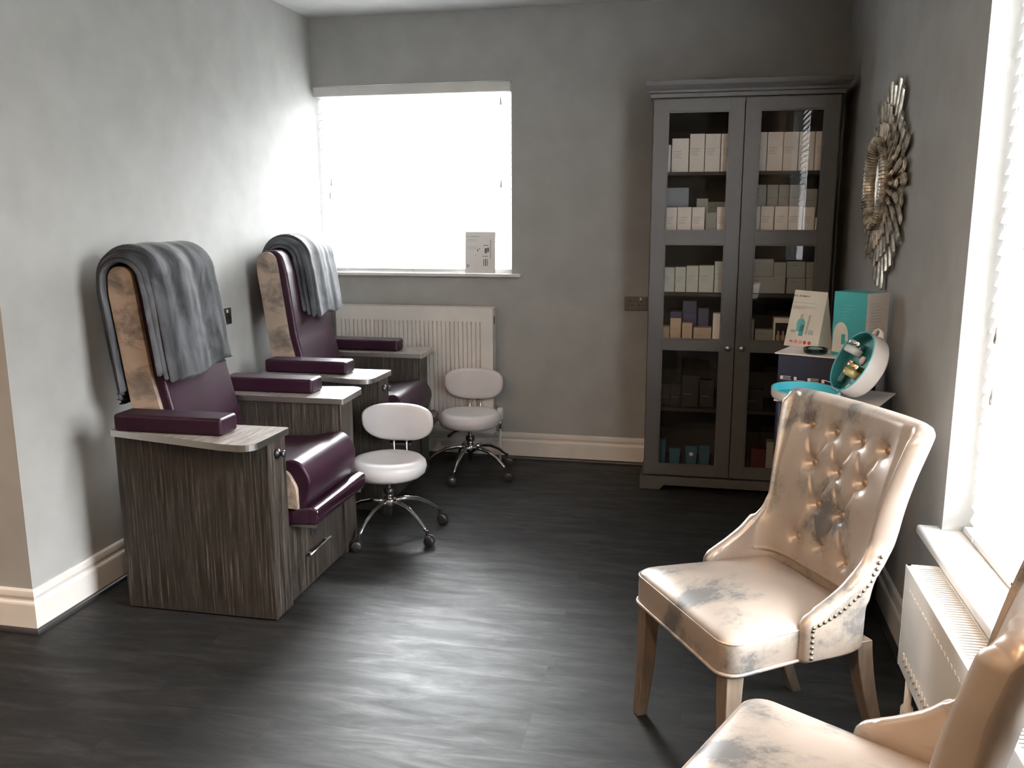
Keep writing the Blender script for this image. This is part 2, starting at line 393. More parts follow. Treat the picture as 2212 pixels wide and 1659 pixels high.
BBP = [(0, .162), (.007, .162), (.0115, .156), (.013, .146), (.0135, .136), (.0105, .128), (.0085, .121), (.0105, .116), (.0165, .113), (.0185, .106), (.0185, 0), (0, 0)]
QR = [(.0185, 0), (.034, 0), (.0335, .006), (.031, .012), (.026, .016), (.0185, .018)]
def along(name, prof, ax, c, sgn, a, b, m, ka=0, kb=0):
    """profile (d,z) run along x or y, standing off plane c by sgn*d; ka/kb mitre the two ends"""
    bm = bmesh.new()
    def P(d, z, t): return (c+sgn*d, t, z) if ax == 'y' else (t, c+sgn*d, z)
    A = [bm.verts.new(P(d, z, a+ka*d)) for d, z in prof]; B_ = [bm.verts.new(P(d, z, b+kb*d)) for d, z in prof]; n = len(prof)
    bm.faces.new(A); bm.faces.new(B_[::-1])
    for i in range(n): bm.faces.new((A[i], A[(i+1) % n], B_[(i+1) % n], B_[i]))
    return struct(name, bm, m)
for k, (nm, pr, mm) in enumerate((('baseboard_%s', BBP, m_white), ('trim_%s', QR, m_dark))):
    nn = ('back', 'left', 'left_return', 'right') if k == 0 else ('1', '2', '3', '4')
    along(nm % nn[0], pr, 'x', D, -1, XL, XR, mm, 1, -1)
    along(nm % nn[1], pr, 'y', XL, 1, YO, D, mm, -1, -1)
    along(nm % nn[2], pr, 'x', YO, -1, XF, XL, mm, 0, 1)
    along(nm % nn[3], pr, 'y', XR, -1, YB, D, mm, 0, -1)

# ------------------------------------------------------------------ windows
def sash(name, pts_boxes, glass_box, m=m_frame):
    f = struct(name, B(*pts_boxes), m, bevel=.004); g = obj('pane', B(*glass_box), m_glass, f); return f
yf0, yf1 = D+.13, D+.19
w1 = sash('window_1', [(WBX0, WBX0+.06, yf0, yf1, WBZ0, WBZ1), (WBX1-.06, WBX1, yf0, yf1, WBZ0, WBZ1), (WBX0+.06, WBX1-.06, yf0, yf1, WBZ0, WBZ0+.06), (WBX0+.06, WBX1-.06, yf0, yf1, WBZ1-.06, WBZ1), (-1.73, -1.68, yf0, yf1, WBZ0+.06, WBZ1-.06)],
     [(WBX0+.05, WBX1-.05, D+.158, D+.162, WBZ0+.05, WBZ1-.05)])
obj('window_sill', B(XL, -1.031, D-.035, D+.14, 1.120, 1.141), m_sillw, w1, bevel=.006)
xf0, xf1 = XR+.125, XR+.185
w2 = sash('window_2', [(xf0, xf1, WRY0, WRY0+.06, WRZ0, WRZ1), (xf0, xf1, WRY1-.06, WRY1, WRZ0, WRZ1), (xf0, xf1, WRY0+.06, WRY1-.06, WRZ0, WRZ0+.06), (xf0, xf1, WRY0+.06, WRY1-.06, WRZ1-.06, WRZ1), (xf0, xf1, 2.08, 2.13, WRZ0+.06, WRZ1-.06)],
     [(XR+.153, XR+.157, WRY0+.05, WRY1-.05, WRZ0+.05, WRZ1-.05)])
obj('window_sill', B(XR-.062, XR+.13, WRY0-.05, WRY1+.045, .532, .561), m_sillw, w2, bevel=.009)

def blind(label, n, z0, z1, wmake, headrail, valance, rail, cords, tassels):
    t = thing('venetian_blind', label, 'blind')
    bm = bmesh.new()
    for k in range(n): wmake(bm, z0+(z1-z0)*k/(n-1))
    obj('slats', bm, m_slat, t)
    obj('headrail', B(*headrail), m_frame, t, bevel=.003); obj('valance', B(*valance), m_sillw, t, bevel=.004)
    obj('bottom_rail', B(*rail), m_sillw, t, bevel=.003)
    for c in cords: obj('ladder_cord', T(c, .0011, 5), m_slat, t)
    for (x, y, z) in tassels:
        o = obj('tassel', LA([(.002, .03), (.004, .027), (.0065, 0), (.0065, -.012), (.003, -.016)], 10), m_steel, t, smooth=True, loc=(x, y, z))
        obj('pull_cord', T([(0, 0, .028), (0, 0, min(2.2, z1)-z+.0)], .001, 5), m_slat, o)
    return t
def slat_x(bm, z):          # long along X
    tl = math.radians(52)
    x0, x1, yc, w = WBX0+.012, WBX1-.012, D+.065, .05
    pr = []
    for s in (-.5, -.25, 0, .25, .5): pr.append((s*w, .003*(1-4*s*s)))
    for (u, v) in [0]*0: pass
    vs_ = []
    for u, v in pr:
        y = yc+u*math.cos(tl)-v*math.sin(tl); zz = z-u*math.sin(tl)-v*math.cos(tl)
        zz = z+u*math.sin(tl)+v*math.cos(tl)
        vs_.append((bm.verts.new((x0, y, zz)), bm.verts.new((x1, y, zz))))
    for a, b in zip(vs_, vs_[1:]): bm.faces.new((a[0], a[1], b[1], b[0]))
blind('white slatted blind filling the rear window above the radiator', 24, 1.185, 2.165, slat_x, (WBX0+.01, WBX1-.01, D+.035, D+.095, 2.19, 2.235),
      (XL+.008, WBX1-.004, D-.006, D+.010, 2.188, 2.245), (WBX0+.012, WBX1-.012, D+.045, D+.085, 1.145, 1.163),
      [[(x, D+.034, 1.15), (x, D+.034, 2.2)] for x in (-2.15, -1.70, -1.25)],
      [(-1.155, D+.012, 2.13), (-1.155, D+.012, 1.66), (-2.225, D+.012, 1.68), (-2.235, D+.012, 1.60)])
def slat_y(bm, z):
    tl = math.radians(64)
    y0, y1, xc, w = WRY0+.012, WRY1-.012, XR+.082, .05
    vs_ = []
    for s in (-.5, -.25, 0, .25, .5):
        u, v = s*w, .003*(1-4*s*s)
        x = xc+u*math.cos(tl)-v*math.sin(tl); zz = z+u*math.sin(tl)+v*math.cos(tl)
        vs_.append((bm.verts.new((x, y0, zz)), bm.verts.new((x, y1, zz))))
    for a, b in zip(vs_, vs_[1:]): bm.faces.new((a[0], a[1], b[1], b[0]))
blind('tall white slatted blind in the side window beside the tufted chairs', 41, .62, 2.36, slat_y, (XR+.05, XR+.11, WRY0+.01, WRY1-.01, 2.37, 2.41),
      (XR+.02, XR+.035, WRY0+.006, WRY1-.006, 2.34, 2.415), (XR+.055, XR+.105, WRY0+.012, WRY1-.012, .563, .582),
      [[(XR+.05, y, .57), (XR+.05, y, 2.38)] for y in (2.6, 2.1, 1.6)],
      [(XR+.045, 2.56, 1.165), (XR+.045, 2.545, 1.0)])

# ------------------------------------------------------------------ radiators
def radiator_back():
    t = thing('radiator', 'white ribbed panel radiator under the rear window', 'radiator', (-1.72, D-.09, 0))
    x0, x1, z0, z1 = -.455, .534, .177, .936
    bm = bmesh.new(); n = 34; seg = 8
    # ribbed front plate
    pts = []
    xs = x0+.02; pitch = (x1-.06-xs)/n
    for i in range(n):
        a = xs+pitch*i
        pts += [(a, 0), (a+pitch*.34, 0), (a+pitch*.44, .009), (a+pitch*.5, .011), (a+pitch*.56, .009), (a+pitch*.66, 0)]
    pts.append((xs+pitch*n, 0))
    def prof_z(z):
        if z < z0+.05: return 0
        if z > z1-.085: return 0
        return 1
    zs = [z0, z0+.045, z0+.055, z1-.085, z1-.075, z1]
    fac = [0, 0, 1, 1, 0, 0]
    V = [[bm.verts.new((x, -.028+d*f, z)) for (x, d) in pts] for z, f in zip(zs, fac)]
    for a, b in zip(V, V[1:]):
        for i in range(len(pts)-1): bm.faces.new((a[i], a[i+1], b[i+1], b[i]))
    box(bm, x0, xs, -.028, -.012, z0, z1); box(bm, xs+pitch*n, x1, -.028, -.012, z0, z1)
    box(bm, x0, x1, -.016, -.010, z0, z1)
    obj('front_panel', bm, m_rad, t)
    obj('rear_panel', B(x0, x1, .035, .05, z0, z1), m_rad, t, bevel=.004)
    g = bmesh.new()
    box(g, x0, x1, -.032, -.024, z1-.004, z1+.008); box(g, x0, x1, .045, .054, z1-.004, z1+.008)
    for i in range(60): a = x0+.01+(x1-x0-.02)*i/59; box(g, a-.002, a+.002, -.026, .048, z1-.002, z1+.004)
    obj('top_grille', g, m_rad, t)
    s = obj('side_cover', B(x1-.004, x1+.006, -.030, .05, z0-.005, z1+.006), m_rad, t, bevel=.003)
    obj('side_vent', B(x1+.003, x1+.0075, -.004, .014, z1-.09, z1-.045), m_black, s)
    v = thing_child('valve', t, (.575, 0, 0))
    obj('valve_head', LA([(.0, .335), (.016, .333), (.019, .325), (.020, .27), (.017, .262), (0, .262)], 18), m_rad, v, smooth=True, bevel=.001)
    obj('valve_body', T([(0, 0, .262), (0, 0, .205)], .011), m_steel, v, smooth=True); obj('valve_tail', T([(0, 0, .232), (-.05, 0, .232)], .011), m_steel, v, smooth=True)
    obj('pipe', T([(0, 0, .21), (0, 0, .002)], .0075), m_rad, v, smooth=True)
    return t
def thing_child(name, parent, loc=(0, 0, 0)):
    o = bpy.data.objects.new(name, None); COL.objects.link(o); o.parent = parent; o.location = loc; o.empty_display_size = .03; return o
radiator_back()

def radiator_side():
    x0, x1, y0, y1, z0, z1 = .606, .700, 1.31, 2.51, .225, .521
    t = thing('radiator', 'low white radiator below the side window sill with slotted top', 'radiator', ((x0+x1)/2, (y0+y1)/2, 0))
    X0, X1, Y0, Y1 = x0-(x0+x1)/2, x1-(x0+x1)/2, y0-(y0+y1)/2, y1-(y0+y1)/2
    bm = bmesh.new(); box(bm, X0, X0+.016, Y0, Y1, z0, z1)
    n = 38
    for i in range(n):   # slot tips along the lower and upper edge
        a = Y1-.06-(Y1-Y0-.1)*i/(n-1)
        prism(bm, [(a-.010, z0+.045), (a+.002, z0+.032), (a+.010, z0+.045), (a+.004, z0+.062), (a-.004, z0+.062)], X0-.0035, X0+.001, 'x')
        prism(bm, [(a-.008, z1-.052), (a+.008, z1-.052), (a+.006, z1-.044), (a-.006, z1-.044)], X0-.002, X0+.001, 'x')
    obj('front_panel', bm, m_rad, t, bevel=.002, seg=2)
    obj('rear_panel', B(X1-.016, X1, Y0, Y1, z0, z1), m_rad, t, bevel=.004)
    fins = bmesh.new()
    for i in range(60): a = Y0+.03+(Y1-Y0-.06)*i/59; box(fins, X0+.014, X1-.014, a-.0015, a+.0015, z0+.03, z1-.02)
    obj('convector_fins', fins, m_rad, t)
    g = bmesh.new(); box(g, X0-.002, X0+.012, Y0, Y1, z1-.004, z1+.006); box(g, X1-.010, X1+.001, Y0, Y1, z1-.004, z1+.006); box(g, X0, X1, Y1-.010, Y1, z1-.004, z1+.006)
    k = 84
    for i in range(k): a = Y1-.014-(Y1-Y0-.02)*i/(k-1); box(g, X0+.006, X1-.006, a-.0042, a+.0042, z1-.003, z1+.003)
    obj('top_grille', g, m_rad, t)
    obj('side_cover', B(X0-.001, X1, Y1-.002, Y1+.006, z0-.004, z1+.004), m_rad, t, bevel=.003)
    v = thing_child('valve', t, (-.035, Y1-.09, 0))
    obj('valve_body', LA([(.010, .0), (.013, .06), (.018, .07), (.018, .10), (.013, .105), (.017, .115), (.017, .14), (.010, .15), (.010, .232)], 16), m_rad, v, smooth=True)
    obj('pipe', T([(.03, -.08, .19), (.03, -.08, .002)], .0085), m_rad, v, smooth=True)
radiator_side()

# ------------------------------------------------------------------ sockets
def socket_(label, w, mat4, n):
    t = thing('wall_socket', label, 'socket'); t.matrix_world = mat4
    obj('face_plate', B(-w/2, w/2, -.008, 0, -.042, .042), m_socket, t, bevel=.003)
    for i in range(n):
        cx = (-w/4 if i == 0 else w/4) if n == 2 else 0
        bm = bmesh.new(); box(bm, cx-.004, cx+.004, -.0095, -.008, .010, .018); box(bm, cx-.016, cx-.008, -.0095, -.008, -.014, -.008); box(bm, cx+.008, cx+.016, -.0095, -.008, -.014, -.008)
        obj('pin_slots', bm, m_black, t)
        sx = cx+(.022 if i else -.022) if n == 2 else cx
        obj('rocker_switch', B(sx*.5-.006, sx*.5+.006, -.0125, -.008, .018, .033), m_white if i else m_socket, t, bevel=.0015)
    return t
socket_('double metal wall socket on the rear wall left of the glazed cabinet', .132, Matrix.Translation((-.345, D, .976)), 2)
socket_('metal wall socket on the left wall between the two pedicure chairs', .146, Matrix.Translation((XL, 4.01, .99)) @ Matrix.Rotation(PI/2, 4, 'Z'), 2)

# ------------------------------------------------------------------ pedicure chairs
def pedicure_chair(label):
    t = thing('pedicure_chair', label, 'pedicure chair', (-2.11, 2.82, 0), group='plum leather pedicure chairs along the left wall')
    C_ = .4025
    for s in (0, 1):
        def my(y): return y if s == 0 else 2*C_-y
        def bx(x0, x1, y0, y1, z0, z1):
            a, b = sorted((my(y0), my(y1))); return B(x0, x1, a, b, z0, z1)
        pod = obj('side_pod', bx(0, .62, 0, .137, .006, .689), m_zebra, t, bevel=.0015, seg=2)
        out = [(0, -.02), (.51, -.128), (.628, -.135), (.638, .145), (0, .145)]
        pts = rounded([(x, my(y)) for x, y in out], [0, .3, .075, .012, 0], 8)
        if s: pts = pts[::-1]
        c = obj('countertop', PR(pts, .7125, .7135), m_top, t)
        obj('edge_band', PR(pts, .689, .7126), m_alu, c)
        a, b = sorted((my(-.04), my(.078)))
        obj('arm_pad', B(.03, .465, a, b, .7135, .779), m_plum, t, bevel=.013, seg=4)
    k = obj('control_knob', LA([(0, 0), (.016, 0), (.017, .012), (.009, .014), (.009, .026), (.013, .028), (.013, .036), (0, .037)], 20, Matrix.Translation((.62, .06, .635)) @ Matrix.Rotation(PI/2, 4, 'Y')), m_black, t, smooth=True)
    y0, y1 = .137, .668
    obj('base_cabinet', B((.03, .60, y0, y1, .01, .30), (.03, .05, y0, y1, .30, .55)), m_zebra, t)
    d = obj('drawer', B(.600, .612, y0+.004, .608, .012, .318), m_zebra, t, bevel=.001, seg=2)
    obj('filler_panel', B(.600, .612, .611, y1-.002, .012, .318), m_zebra, t, bevel=.001, seg=2)
    hb = bmesh.new(); tube(hb, [(.636, .272, .158), (.636, .478, .158)], .0055, 12); tube(hb, [(.611, .295, .158), (.636, .295, .158)], .004, 8); tube(hb, [(.611, .455, .158), (.636, .455, .158)], .004, 8)
    obj('handle', hb, m_steel, d, smooth=True)
    obj('latch', B(.611, .617, .335, .385, .215, .262), m_black, d, bevel=.002)
    # seat
    ya, yb = .150, .655
    seat = rounded([(.10, .42), (.16, .60), (.30, .545), (.52, .557), (.655, .585), (.705, .50), (.668, .385), (.62, .375), (.60, .43), (.30, .43)], [0, .04, .12, .2, .055, .08, .01, .01, .02, .05], 6)
    so = obj('seat', PR(seat, ya+.018, yb-.018, 'y'), m_plum, t, bevel=.014, seg=4, angle=50)
    side = rounded([(.10, .42), (.16, .585), (.30, .53), (.50, .54), (.612, .545), (.65, .475), (.652, .388), (.30, .41)], [0, .03, .1, .1, .05, .06, .004, .05], 5)
    for a, b in ((ya, ya+.019), (yb-.019, yb)): obj('side_panel', PR(side, a, b, 'y'), m_marb, so, bevel=.003, seg=2, angle=50)
    # leg rest pad
    fr = rounded([(.575, .372), (.70, .400), (.735, .390), (.728, .330), (.60, .322)], [.01, .012, .018, .014, .01], 4)
    f = obj('leg_rest', PR(fr, ya+.002, yb-.002, 'y'), m_plumg, t, bevel=.010, seg=3, angle=50)
    obj('support_rail', B(.56, .716, ya+.02, ya+.034, .312, .326), m_steel, f, bevel=.002); obj('support_rail', B(.56, .716, yb-.034, yb-.02, .312, .326), m_steel, f, bevel=.002)
    # backrest
    def backp(front, back, top, r):
        return rounded([(.035+back, .44), (-.030+back*.6, .80), (-.083+back*.2, 1.20), (-.080, top), (.020+front*.6, top), (.0335+front, 1.20), (.076+front, .87), (.150+front, .56), (.19, .44)], [0, .3, .2, r, r, .1, .3, .1, 0], 7)
    bk = obj('backrest', PR(backp(.040, 0, 1.312, .062), ya+.018, yb-.018, 'y'), m_plum, t, bevel=.016, seg=4, angle=50)
    for a, b in ((ya, ya+.019), (yb-.019, yb)): obj('side_panel', PR(backp(0, 0, 1.305, .052), a, b, 'y'), m_marb, bk, bevel=.003, seg=2, angle=50)
    return t
ch1 = pedicure_chair('nearer plum leather pedicure chair with dark wood-grain pods by the left wall')
ch2 = copy_tree(ch1); ch2.location = (-2.11-.035, 2.82+1.24, 0)
ch2['label'] = 'farther plum leather pedicure chair beside the white radiator under the rear window'

# ------------------------------------------------------------------ plush blankets
def blanket(label, org, layers, zrear, seed):
    """nested folded layers over the backrest; layer = (y0,y1,front drop z at y0, at y1, standoff)"""
    t = thing('blanket', label, 'blanket', org, group='grey plush blankets folded over the chair backs')
    def centre(z, side):     # local x of the backrest surface at height z
        fr = lerp(z, [(.5, .17), (.87, .116), (1.20, .0735), (1.26, .060), (1.33, .03)]); bkx = lerp(z, [(.5, .02), (.80, -.032), (1.20, -.085), (1.33, -.08)])
        return fr if side > 0 else bkx
    for li, (y0, y1, za, zb, st, th) in enumerate(layers):
        bm = bmesh.new(); n = 26
        def path(st_, zf, zr):
            pts = []
            ztop = 1.255
            for k in range(n+1):
                z = zf+(ztop-zf)*k/n; x = centre(z, 1)+st_
                pts.append((x, z))
            # arch over
            xa, xb = centre(ztop, 1)+st_, centre(ztop, -1)-st_
            cx, r = (xa+xb)/2, (xa-xb)/2
            for k in range(1, 18):
                a = PI*k/18; pts.append((cx+r*math.cos(a), ztop+(.062+st_)*math.sin(a)))
            for k in range(n+1):
                z = ztop-(ztop-zr)*k/n; pts.append((centre(z, -1)-st_, z))
            return pts
        def fn(u, v):
            # u around the closed section, v along y
            y = y0+(y1-y0)*v
            zf = za+(zb-za)*v+.008*math.sin(9*v+seed); zr = zrear+.03*math.sin(5*v+li+seed)
            N_ = 80
            inner = path(st, zf+th*.5, zr); outer = path(st+th, zf+th*.5, zr)
            m = len(outer)
            L_ = outer+inner[::-1]
            # rounded fold at the two ends
            def fold(p, q, s): # from p to q semicircle downward
                c = ((p[0]+q[0])/2, (p[1]+q[1])/2); r = th/2
                return [(c[0]+(p[0]-c[0])*math.cos(a), c[1]-r*1.1*math.sin(a)) for a in (PI/5, 2*PI/5, 3*PI/5, 4*PI/5)]
            loop = outer+fold(outer[-1], inner[-1], 1)+inner[::-1]+fold(inner[0], outer[0], 1)
            i = int(round(u*len(loop))) % len(loop)
            x, z = loop[i]
            # taper thickness towards the side edges so they read as rolled folds
            e = min(v, 1-v)*(y1-y0); k = 1
            if i < m:
                edge = max(0, 1-e/.018); inx = inner[i]
                k = 1-.85*edge*edge; x = inx[0]+(x-inx[0])*k; z = inx[1]+(z-inx[1])*k
                fx = noise.noise(Vector((y*11+li*7+seed, z*1.3, seed)))*.010+noise.noise(Vector((y*27+seed, z*1.2, li)))*.0028
                fd = max(0, 1-edge)
                nx = 1 if i < n+9 else -1
                x += fx*fd*(nx if abs(z-1.3) > .03 or True else 0); z += fx*.4*fd if z > 1.2 else 0
            y += noise.noise(Vector((z*3, x*3, li+seed)))*.008
            return (x, y, z)
        # number of section points
        NL = 2*(2*(n+1)+17)+8
        nv = max(8, int((y1-y0)/.007))
        V = [[bm.verts.new(fn(i/NL, j/(nv-1))) for j in range(nv)] for i in range(NL)]
        for i in range(NL):
            for j in range(nv-1): bm.faces.new((V[i][j], V[(i+1) % NL][j], V[(i+1) % NL][j+1], V[i][j+1]))
        bm.faces.new([V[i][0] for i in range(NL)]); bm.faces.new([V[i][-1] for i in range(NL)][::-1])
        obj('outer_layer' if li == len(layers)-1 else 'folded_layer', bm, m_plush, t, smooth=True)
    return t
O1 = (-2.11, 2.82, 0)
blanket('large charcoal plush blanket draped low over the nearer pedicure chair back', O1,
        [(.120, .52, .885, .895, .006, .016), (.133, .54, .868, .885, .022, .016), (.150, .555, .858, .890, .038, .016), (.178, .572, .862, .905, .054, .018)], .80, 1.3)
O2 = tuple(ch2.location)
blanket('short charcoal plush blanket folded over the top of the farther pedicure chair back', O2,
        [(.265, .615, .995, .995, .006, .016), (.285, .630, .975, .985, .022, .016), (.305, .640, .965, .98, .038, .018), (.330, .650, .958, .975, .056, .020)], 1.07, 5.1)

# ------------------------------------------------------------------ wheeled stools
def stool(label, loc, base_rot, top_rot):
    t = thing('salon_stool', label, 'stool', loc, 0, 'white wheeled stools in front of the pedicure chairs')
    zs = .282
    obj('seat', LA([(0, zs), (.12, zs), (.155, zs+.004), (.172, zs+.018), (.180, zs+.045), (.176, zs+.068), (.160, zs+.084), (.135, zs+.0865), (.09, zs+.080), (0, zs+.074)], 48), m_stool, t, smooth=True)
    R_ = Matrix.Rotation(top_rot, 4, 'Z')
    def sh(u, v):      # superellipse pad, closed section across thickness
        a = 2*PI*u; r = v
        return None
    # backrest pad: rounded D outline, slightly wrapped around the sitter
    bm = bmesh.new(); nu, nv = 40, 9
    W_, zc = .178, .505
    rings = []
    for j in range(nv):
        ph = -PI/2+PI*j/(nv-1); rr = math.cos(ph)**.5 if math.cos(ph) > 1e-6 else 0; th = math.sin(ph)*.024
        ring = []
        for i in range(nu):
            a = 2*PI*i/nu; ca, sa = math.cos(a), math.sin(a)
            ex = .62 if sa > 0 else .85
            x = W_*(abs(ca)**.75)*math.copysign(1, ca)*(1-.0*sa); z = (.085 if sa > 0 else .108)*(abs(sa)**ex)*math.copysign(1, sa)
            k = .80+.20*rr if 0 < j < nv-1 else .80
            x *= k; z *= k
            y = .205+th-1.0*(x*x)-.015*(z/.1)
            ring.append(bm.verts.new(R_ @ Vector((x, y, zc+z))))
        rings.append(ring)
    for a, b in zip(rings, rings[1:]):
        for i in range(nu): bm.faces.new((a[i], a[(i+1) % nu], b[(i+1) % nu], b[i]))
    bm.faces.new(rings[0]); bm.faces.new(rings[-1])
    obj('backrest', bm, m_stool, t, smooth=True)
    for s in (-.032, .032):
        obj('back_support', T([R_ @ Vector(p) for p in ((s, .02, .268), (s, .17, .268), (s, .205, .278), (s, .218, .31), (s, .222, .50))], .0055, 10), m_chrome, t, smooth=True)
    obj('gas_lift', LA([(.024, .282), (.024, .272), (.011, .270), (.011, .20), (.019, .198), (.019, .168), (.014, .166), (.014, .10), (.012, .098), (.008, .075), (0, .07)], 20), m_chrome, t, smooth=True)
    obj('lift_collar', LA([(.018, .225), (.024, .222), (.027, .205), (.022, .192), (.018, .190)], 20), m_black, t, smooth=True)
    obj('height_lever', T([R_ @ Vector(p) for p in ((-.02, -.01, .262), (-.09, -.03, .252), (-.125, -.04, .225))], [.005, .006, .009], 10), m_black, t, smooth=True)
    hub = obj('star_base_hub', LA([(.030, .172), (.034, .165), (.034, .135), (.020, .125)], 20), m_chrome, t, smooth=True)
    for k in range(5):
        a = base_rot+2*PI*k/5; c, s = math.cos(a), math.sin(a)
        pts = [(.02, .155), (.08, .158), (.14, .146), (.20, .115), (.245, .080), (.255, .070)]
        obj('base_arm', T([(c*r, s*r, z) for r, z in pts], [.013, .012, .011, .0095, .009, .008], 12), m_chrome, t, smooth=True)
        cs = thing_child('caster', t, (c*.262, s*.262, 0)); cs.rotation_euler = (0, 0, a+[.5, -.8, 1.2, .1, -1.0][k])
        for d in (-.013, .013):
            obj('wheel', LA([(0, -.008), (.020, -.008), (.0245, -.004), (.025, 0), (.0245, .004), (.020, .008), (0, .008)], 24, Matrix.Translation((.012, d, .025)) @ Matrix.Rotation(PI/2, 4, 'X')), m_black, cs, smooth=True)
        hood = bmesh.new(); lathe(hood, [(0, -.0045), (.027, -.0045), (.027, .0045), (0, .0045)], 24, Matrix.Translation((.012, 0, .028)) @ Matrix.Rotation(PI/2, 4, 'X')); tube(hood, [(0, 0, .045), (0, 0, .074)], .008, 12)
        obj('fork', hood, m_black, cs, smooth=True, bevel=.001)
    return t
stool('nearer white round stool with chrome star base beside the near pedicure chair', (-1.392, 3.80, 0), math.radians(-31), math.radians(4))
stool('farther white round stool standing in front of the radiator', (-1.262, 4.83, 0), math.radians(-25), math.radians(6))

# ------------------------------------------------------------------ tufted dining chairs
def dining_chair(label, loc, rz):
    t = thing('dining_chair', label, 'chair', loc, rz, 'champagne foil tufted dining chairs by the side window')
    # seat box with crowned top
    bm = bmesh.new()
    outl = rounded([(-.250, .245), (.250, .245), (.205, -.20), (-.205, -.20)], [.045, .045, .03, .03], 6)
    n = len(outl); c = Vector((0, .03, 0)); rings = []
    zs = [(.380, 1.0), (.392, 1.004), (.43, 1.006), (.452, 1.004), (.464, .995), (.472, .97), (.480, .90), (.489, .72), (.495, .45), (.497, .2)]
    for z, k in zs: rings.append([bm.verts.new((c.x+(x-c.x)*k, c.y+(y-c.y)*k, z+(.010*(1-k) if k < .9 else 0))) for x, y in outl])
    for a, b in zip(rings, rings[1:]):
        for i in range(n): bm.faces.new((a[i], a[(i+1) % n], b[(i+1) % n], b[i]))
    bm.faces.new(rings[-1]); bm.faces.new(rings[0][::-1])
    seat = obj('seat', bm, m_champ, t, smooth=True)
    def loopt(k, z, r, name):
        pts = [(c.x+(x-c.x)*k, c.y+(y-c.y)*k, z) for x, y in outl]; b2 = bmesh.new(); tube(b2, pts+[pts[0]], r, 8, False); obj(name, b2, m_champ, seat, smooth=True)
    loopt(1.012, .382, .0052, 'piping'); loopt(1.001, .463, .0022, 'top_seam')
    # scooped back shell
    def E(z): return smooth_lerp(z, [(.38, .005), (.485, .005), (.505, -.045), (.55, -.118), (.61, -.178), (.66, -.202), (.75, -.214), (.85, -.232), (.962, -.262)], .012)
    def YC(z): return smooth_lerp(z, [(.38, -.198), (.49, -.200), (.60, -.214), (.75, -.242), (.962, -.300)], .03)
    def WH(z): return smooth_lerp(z, [(.38, .213), (.5, .213), (.60, .213), (.70, .216), (.80, .226), (.962, .254)], .03)
    BT = [(x, .885) for x in (.155, .052, -.052, -.155)]+[(x, .785) for x in (.104, 0, -.104)]+[(x, .678) for x in (.052, -.052)]+[(x, .567) for x in (.104, 0, -.104)]
    # pleat lines joining buttons diagonally
    SEG = []
    for i, a in enumerate(BT):
        for b in BT[i+1:]:
            if .08 < abs(a[1]-b[1]) < .13 and abs(a[0]-b[0]) < .07: SEG.append((a, b))
    def dimple(x, z):
        d = 0
        for bx_, bz in BT:
            r2 = (x-bx_)**2+(z-bz)**2; d = max(d, .020*math.exp(-r2/(2*.013**2))+.008*math.exp(-r2/(2*.03**2)))
        for a, b in SEG:
            vx, vz = b[0]-a[0], b[1]-a[1]; L2 = vx*vx+vz*vz; s = max(0, min(1, ((x-a[0])*vx+(z-a[1])*vz)/L2))
            q = math.hypot(x-a[0]-s*vx, z-a[1]-s*vz); d = max(d, .0075*math.exp(-q*q/(2*.006**2)))
        return d
    z0, z1 = .384, .962
    def ztop(s): return z1-.030*abs(s)**9
    def P(u, v):
        s = u*2-1; z = z0+(ztop(s)-z0)*v; e, yc, w = E(z), YC(z), WH(z)
        depth = e-yc
        nn = 2.0+2.6*min(1, max(0, (depth-.03)/.12))
        ph = abs(s)*PI/2; sx = math.sin(ph)**(2/nn); cx = max(0, math.cos(ph))**(2/nn)
        x = w*sx*(1 if s > 0 else -1); y = yc+depth*(1-cx)
        puff = 0
        if z > .50 and abs(x) < .235:
            fade = min(1, max(0, (.235-abs(x))/.03))
            puff = .012*fade-dimple(x, z)*fade
        return (x, y+puff, z)
    bm = bmesh.new()
    nu, nv = 150, 130
    # warp u so that the tufted centre gets plenty of vertices
    V = [[bm.verts.new(P(.5+.5*math.copysign(abs(2*i/(nu-1)-1)**1.0, 2*i/(nu-1)-1), j/(nv-1))) for j in range(nv)] for i in range(nu)]
    for i in range(nu-1):
        for j in range(nv-1): bm.faces.new((V[i][j], V[i+1][j], V[i+1][j+1], V[i][j+1]))
    bmesh.ops.recalc_face_normals(bm, faces=bm.faces)
    # front faces must look forward (+y)
    f0 = V[nu//2][nv//2].link_faces[0]
    if f0.normal.y < 0: bmesh.ops.reverse_faces(bm, faces=bm.faces)
    bm.normal_update()
    # thickness by hand: outer skin offset along a smoothed horizontal direction
    OV = []
    for i in range(nu):
        row = []
        for j in range(nv):
            s = 2*i/(nu-1)-1; z = z0+(ztop(2*i/(nu-1)-1)-z0)*j/(nv-1)
            a = P(max(0, min(1, i/(nu-1)-.01)), j/(nv-1)); b = P(max(0, min(1, i/(nu-1)+.01)), j/(nv-1))
            tx = Vector((b[0]-a[0], b[1]-a[1], 0)); base = P(i/(nu-1), j/(nv-1))
            e, yc, w = E(z), YC(z), WH(z); depth = e-yc; nn = 2.0+2.6*min(1, max(0, (depth-.03)/.12)); ph = abs(s)*PI/2
            x = w*math.sin(ph)**(2/nn)*(1 if s > 0 else -1); y = yc+depth*(1-max(0, math.cos(ph))**(2/nn))
            nx = (x/w)**3*(1 if depth > .08 else depth/.08*.8+.2) ; ny = -(1-abs(x/w)**4)-(.55 if depth < .06 else .15)
            nr = Vector((nx, ny, 0)).normalized(); th = .038+.014*min(1, max(0, (z-.5)/.2))
            row.append(Vector((x, y, z))+nr*th)
        OV.append(row)
    W2 = [[bm.verts.new(OV[i][j]) for j in range(nv)] for i in range(nu)]
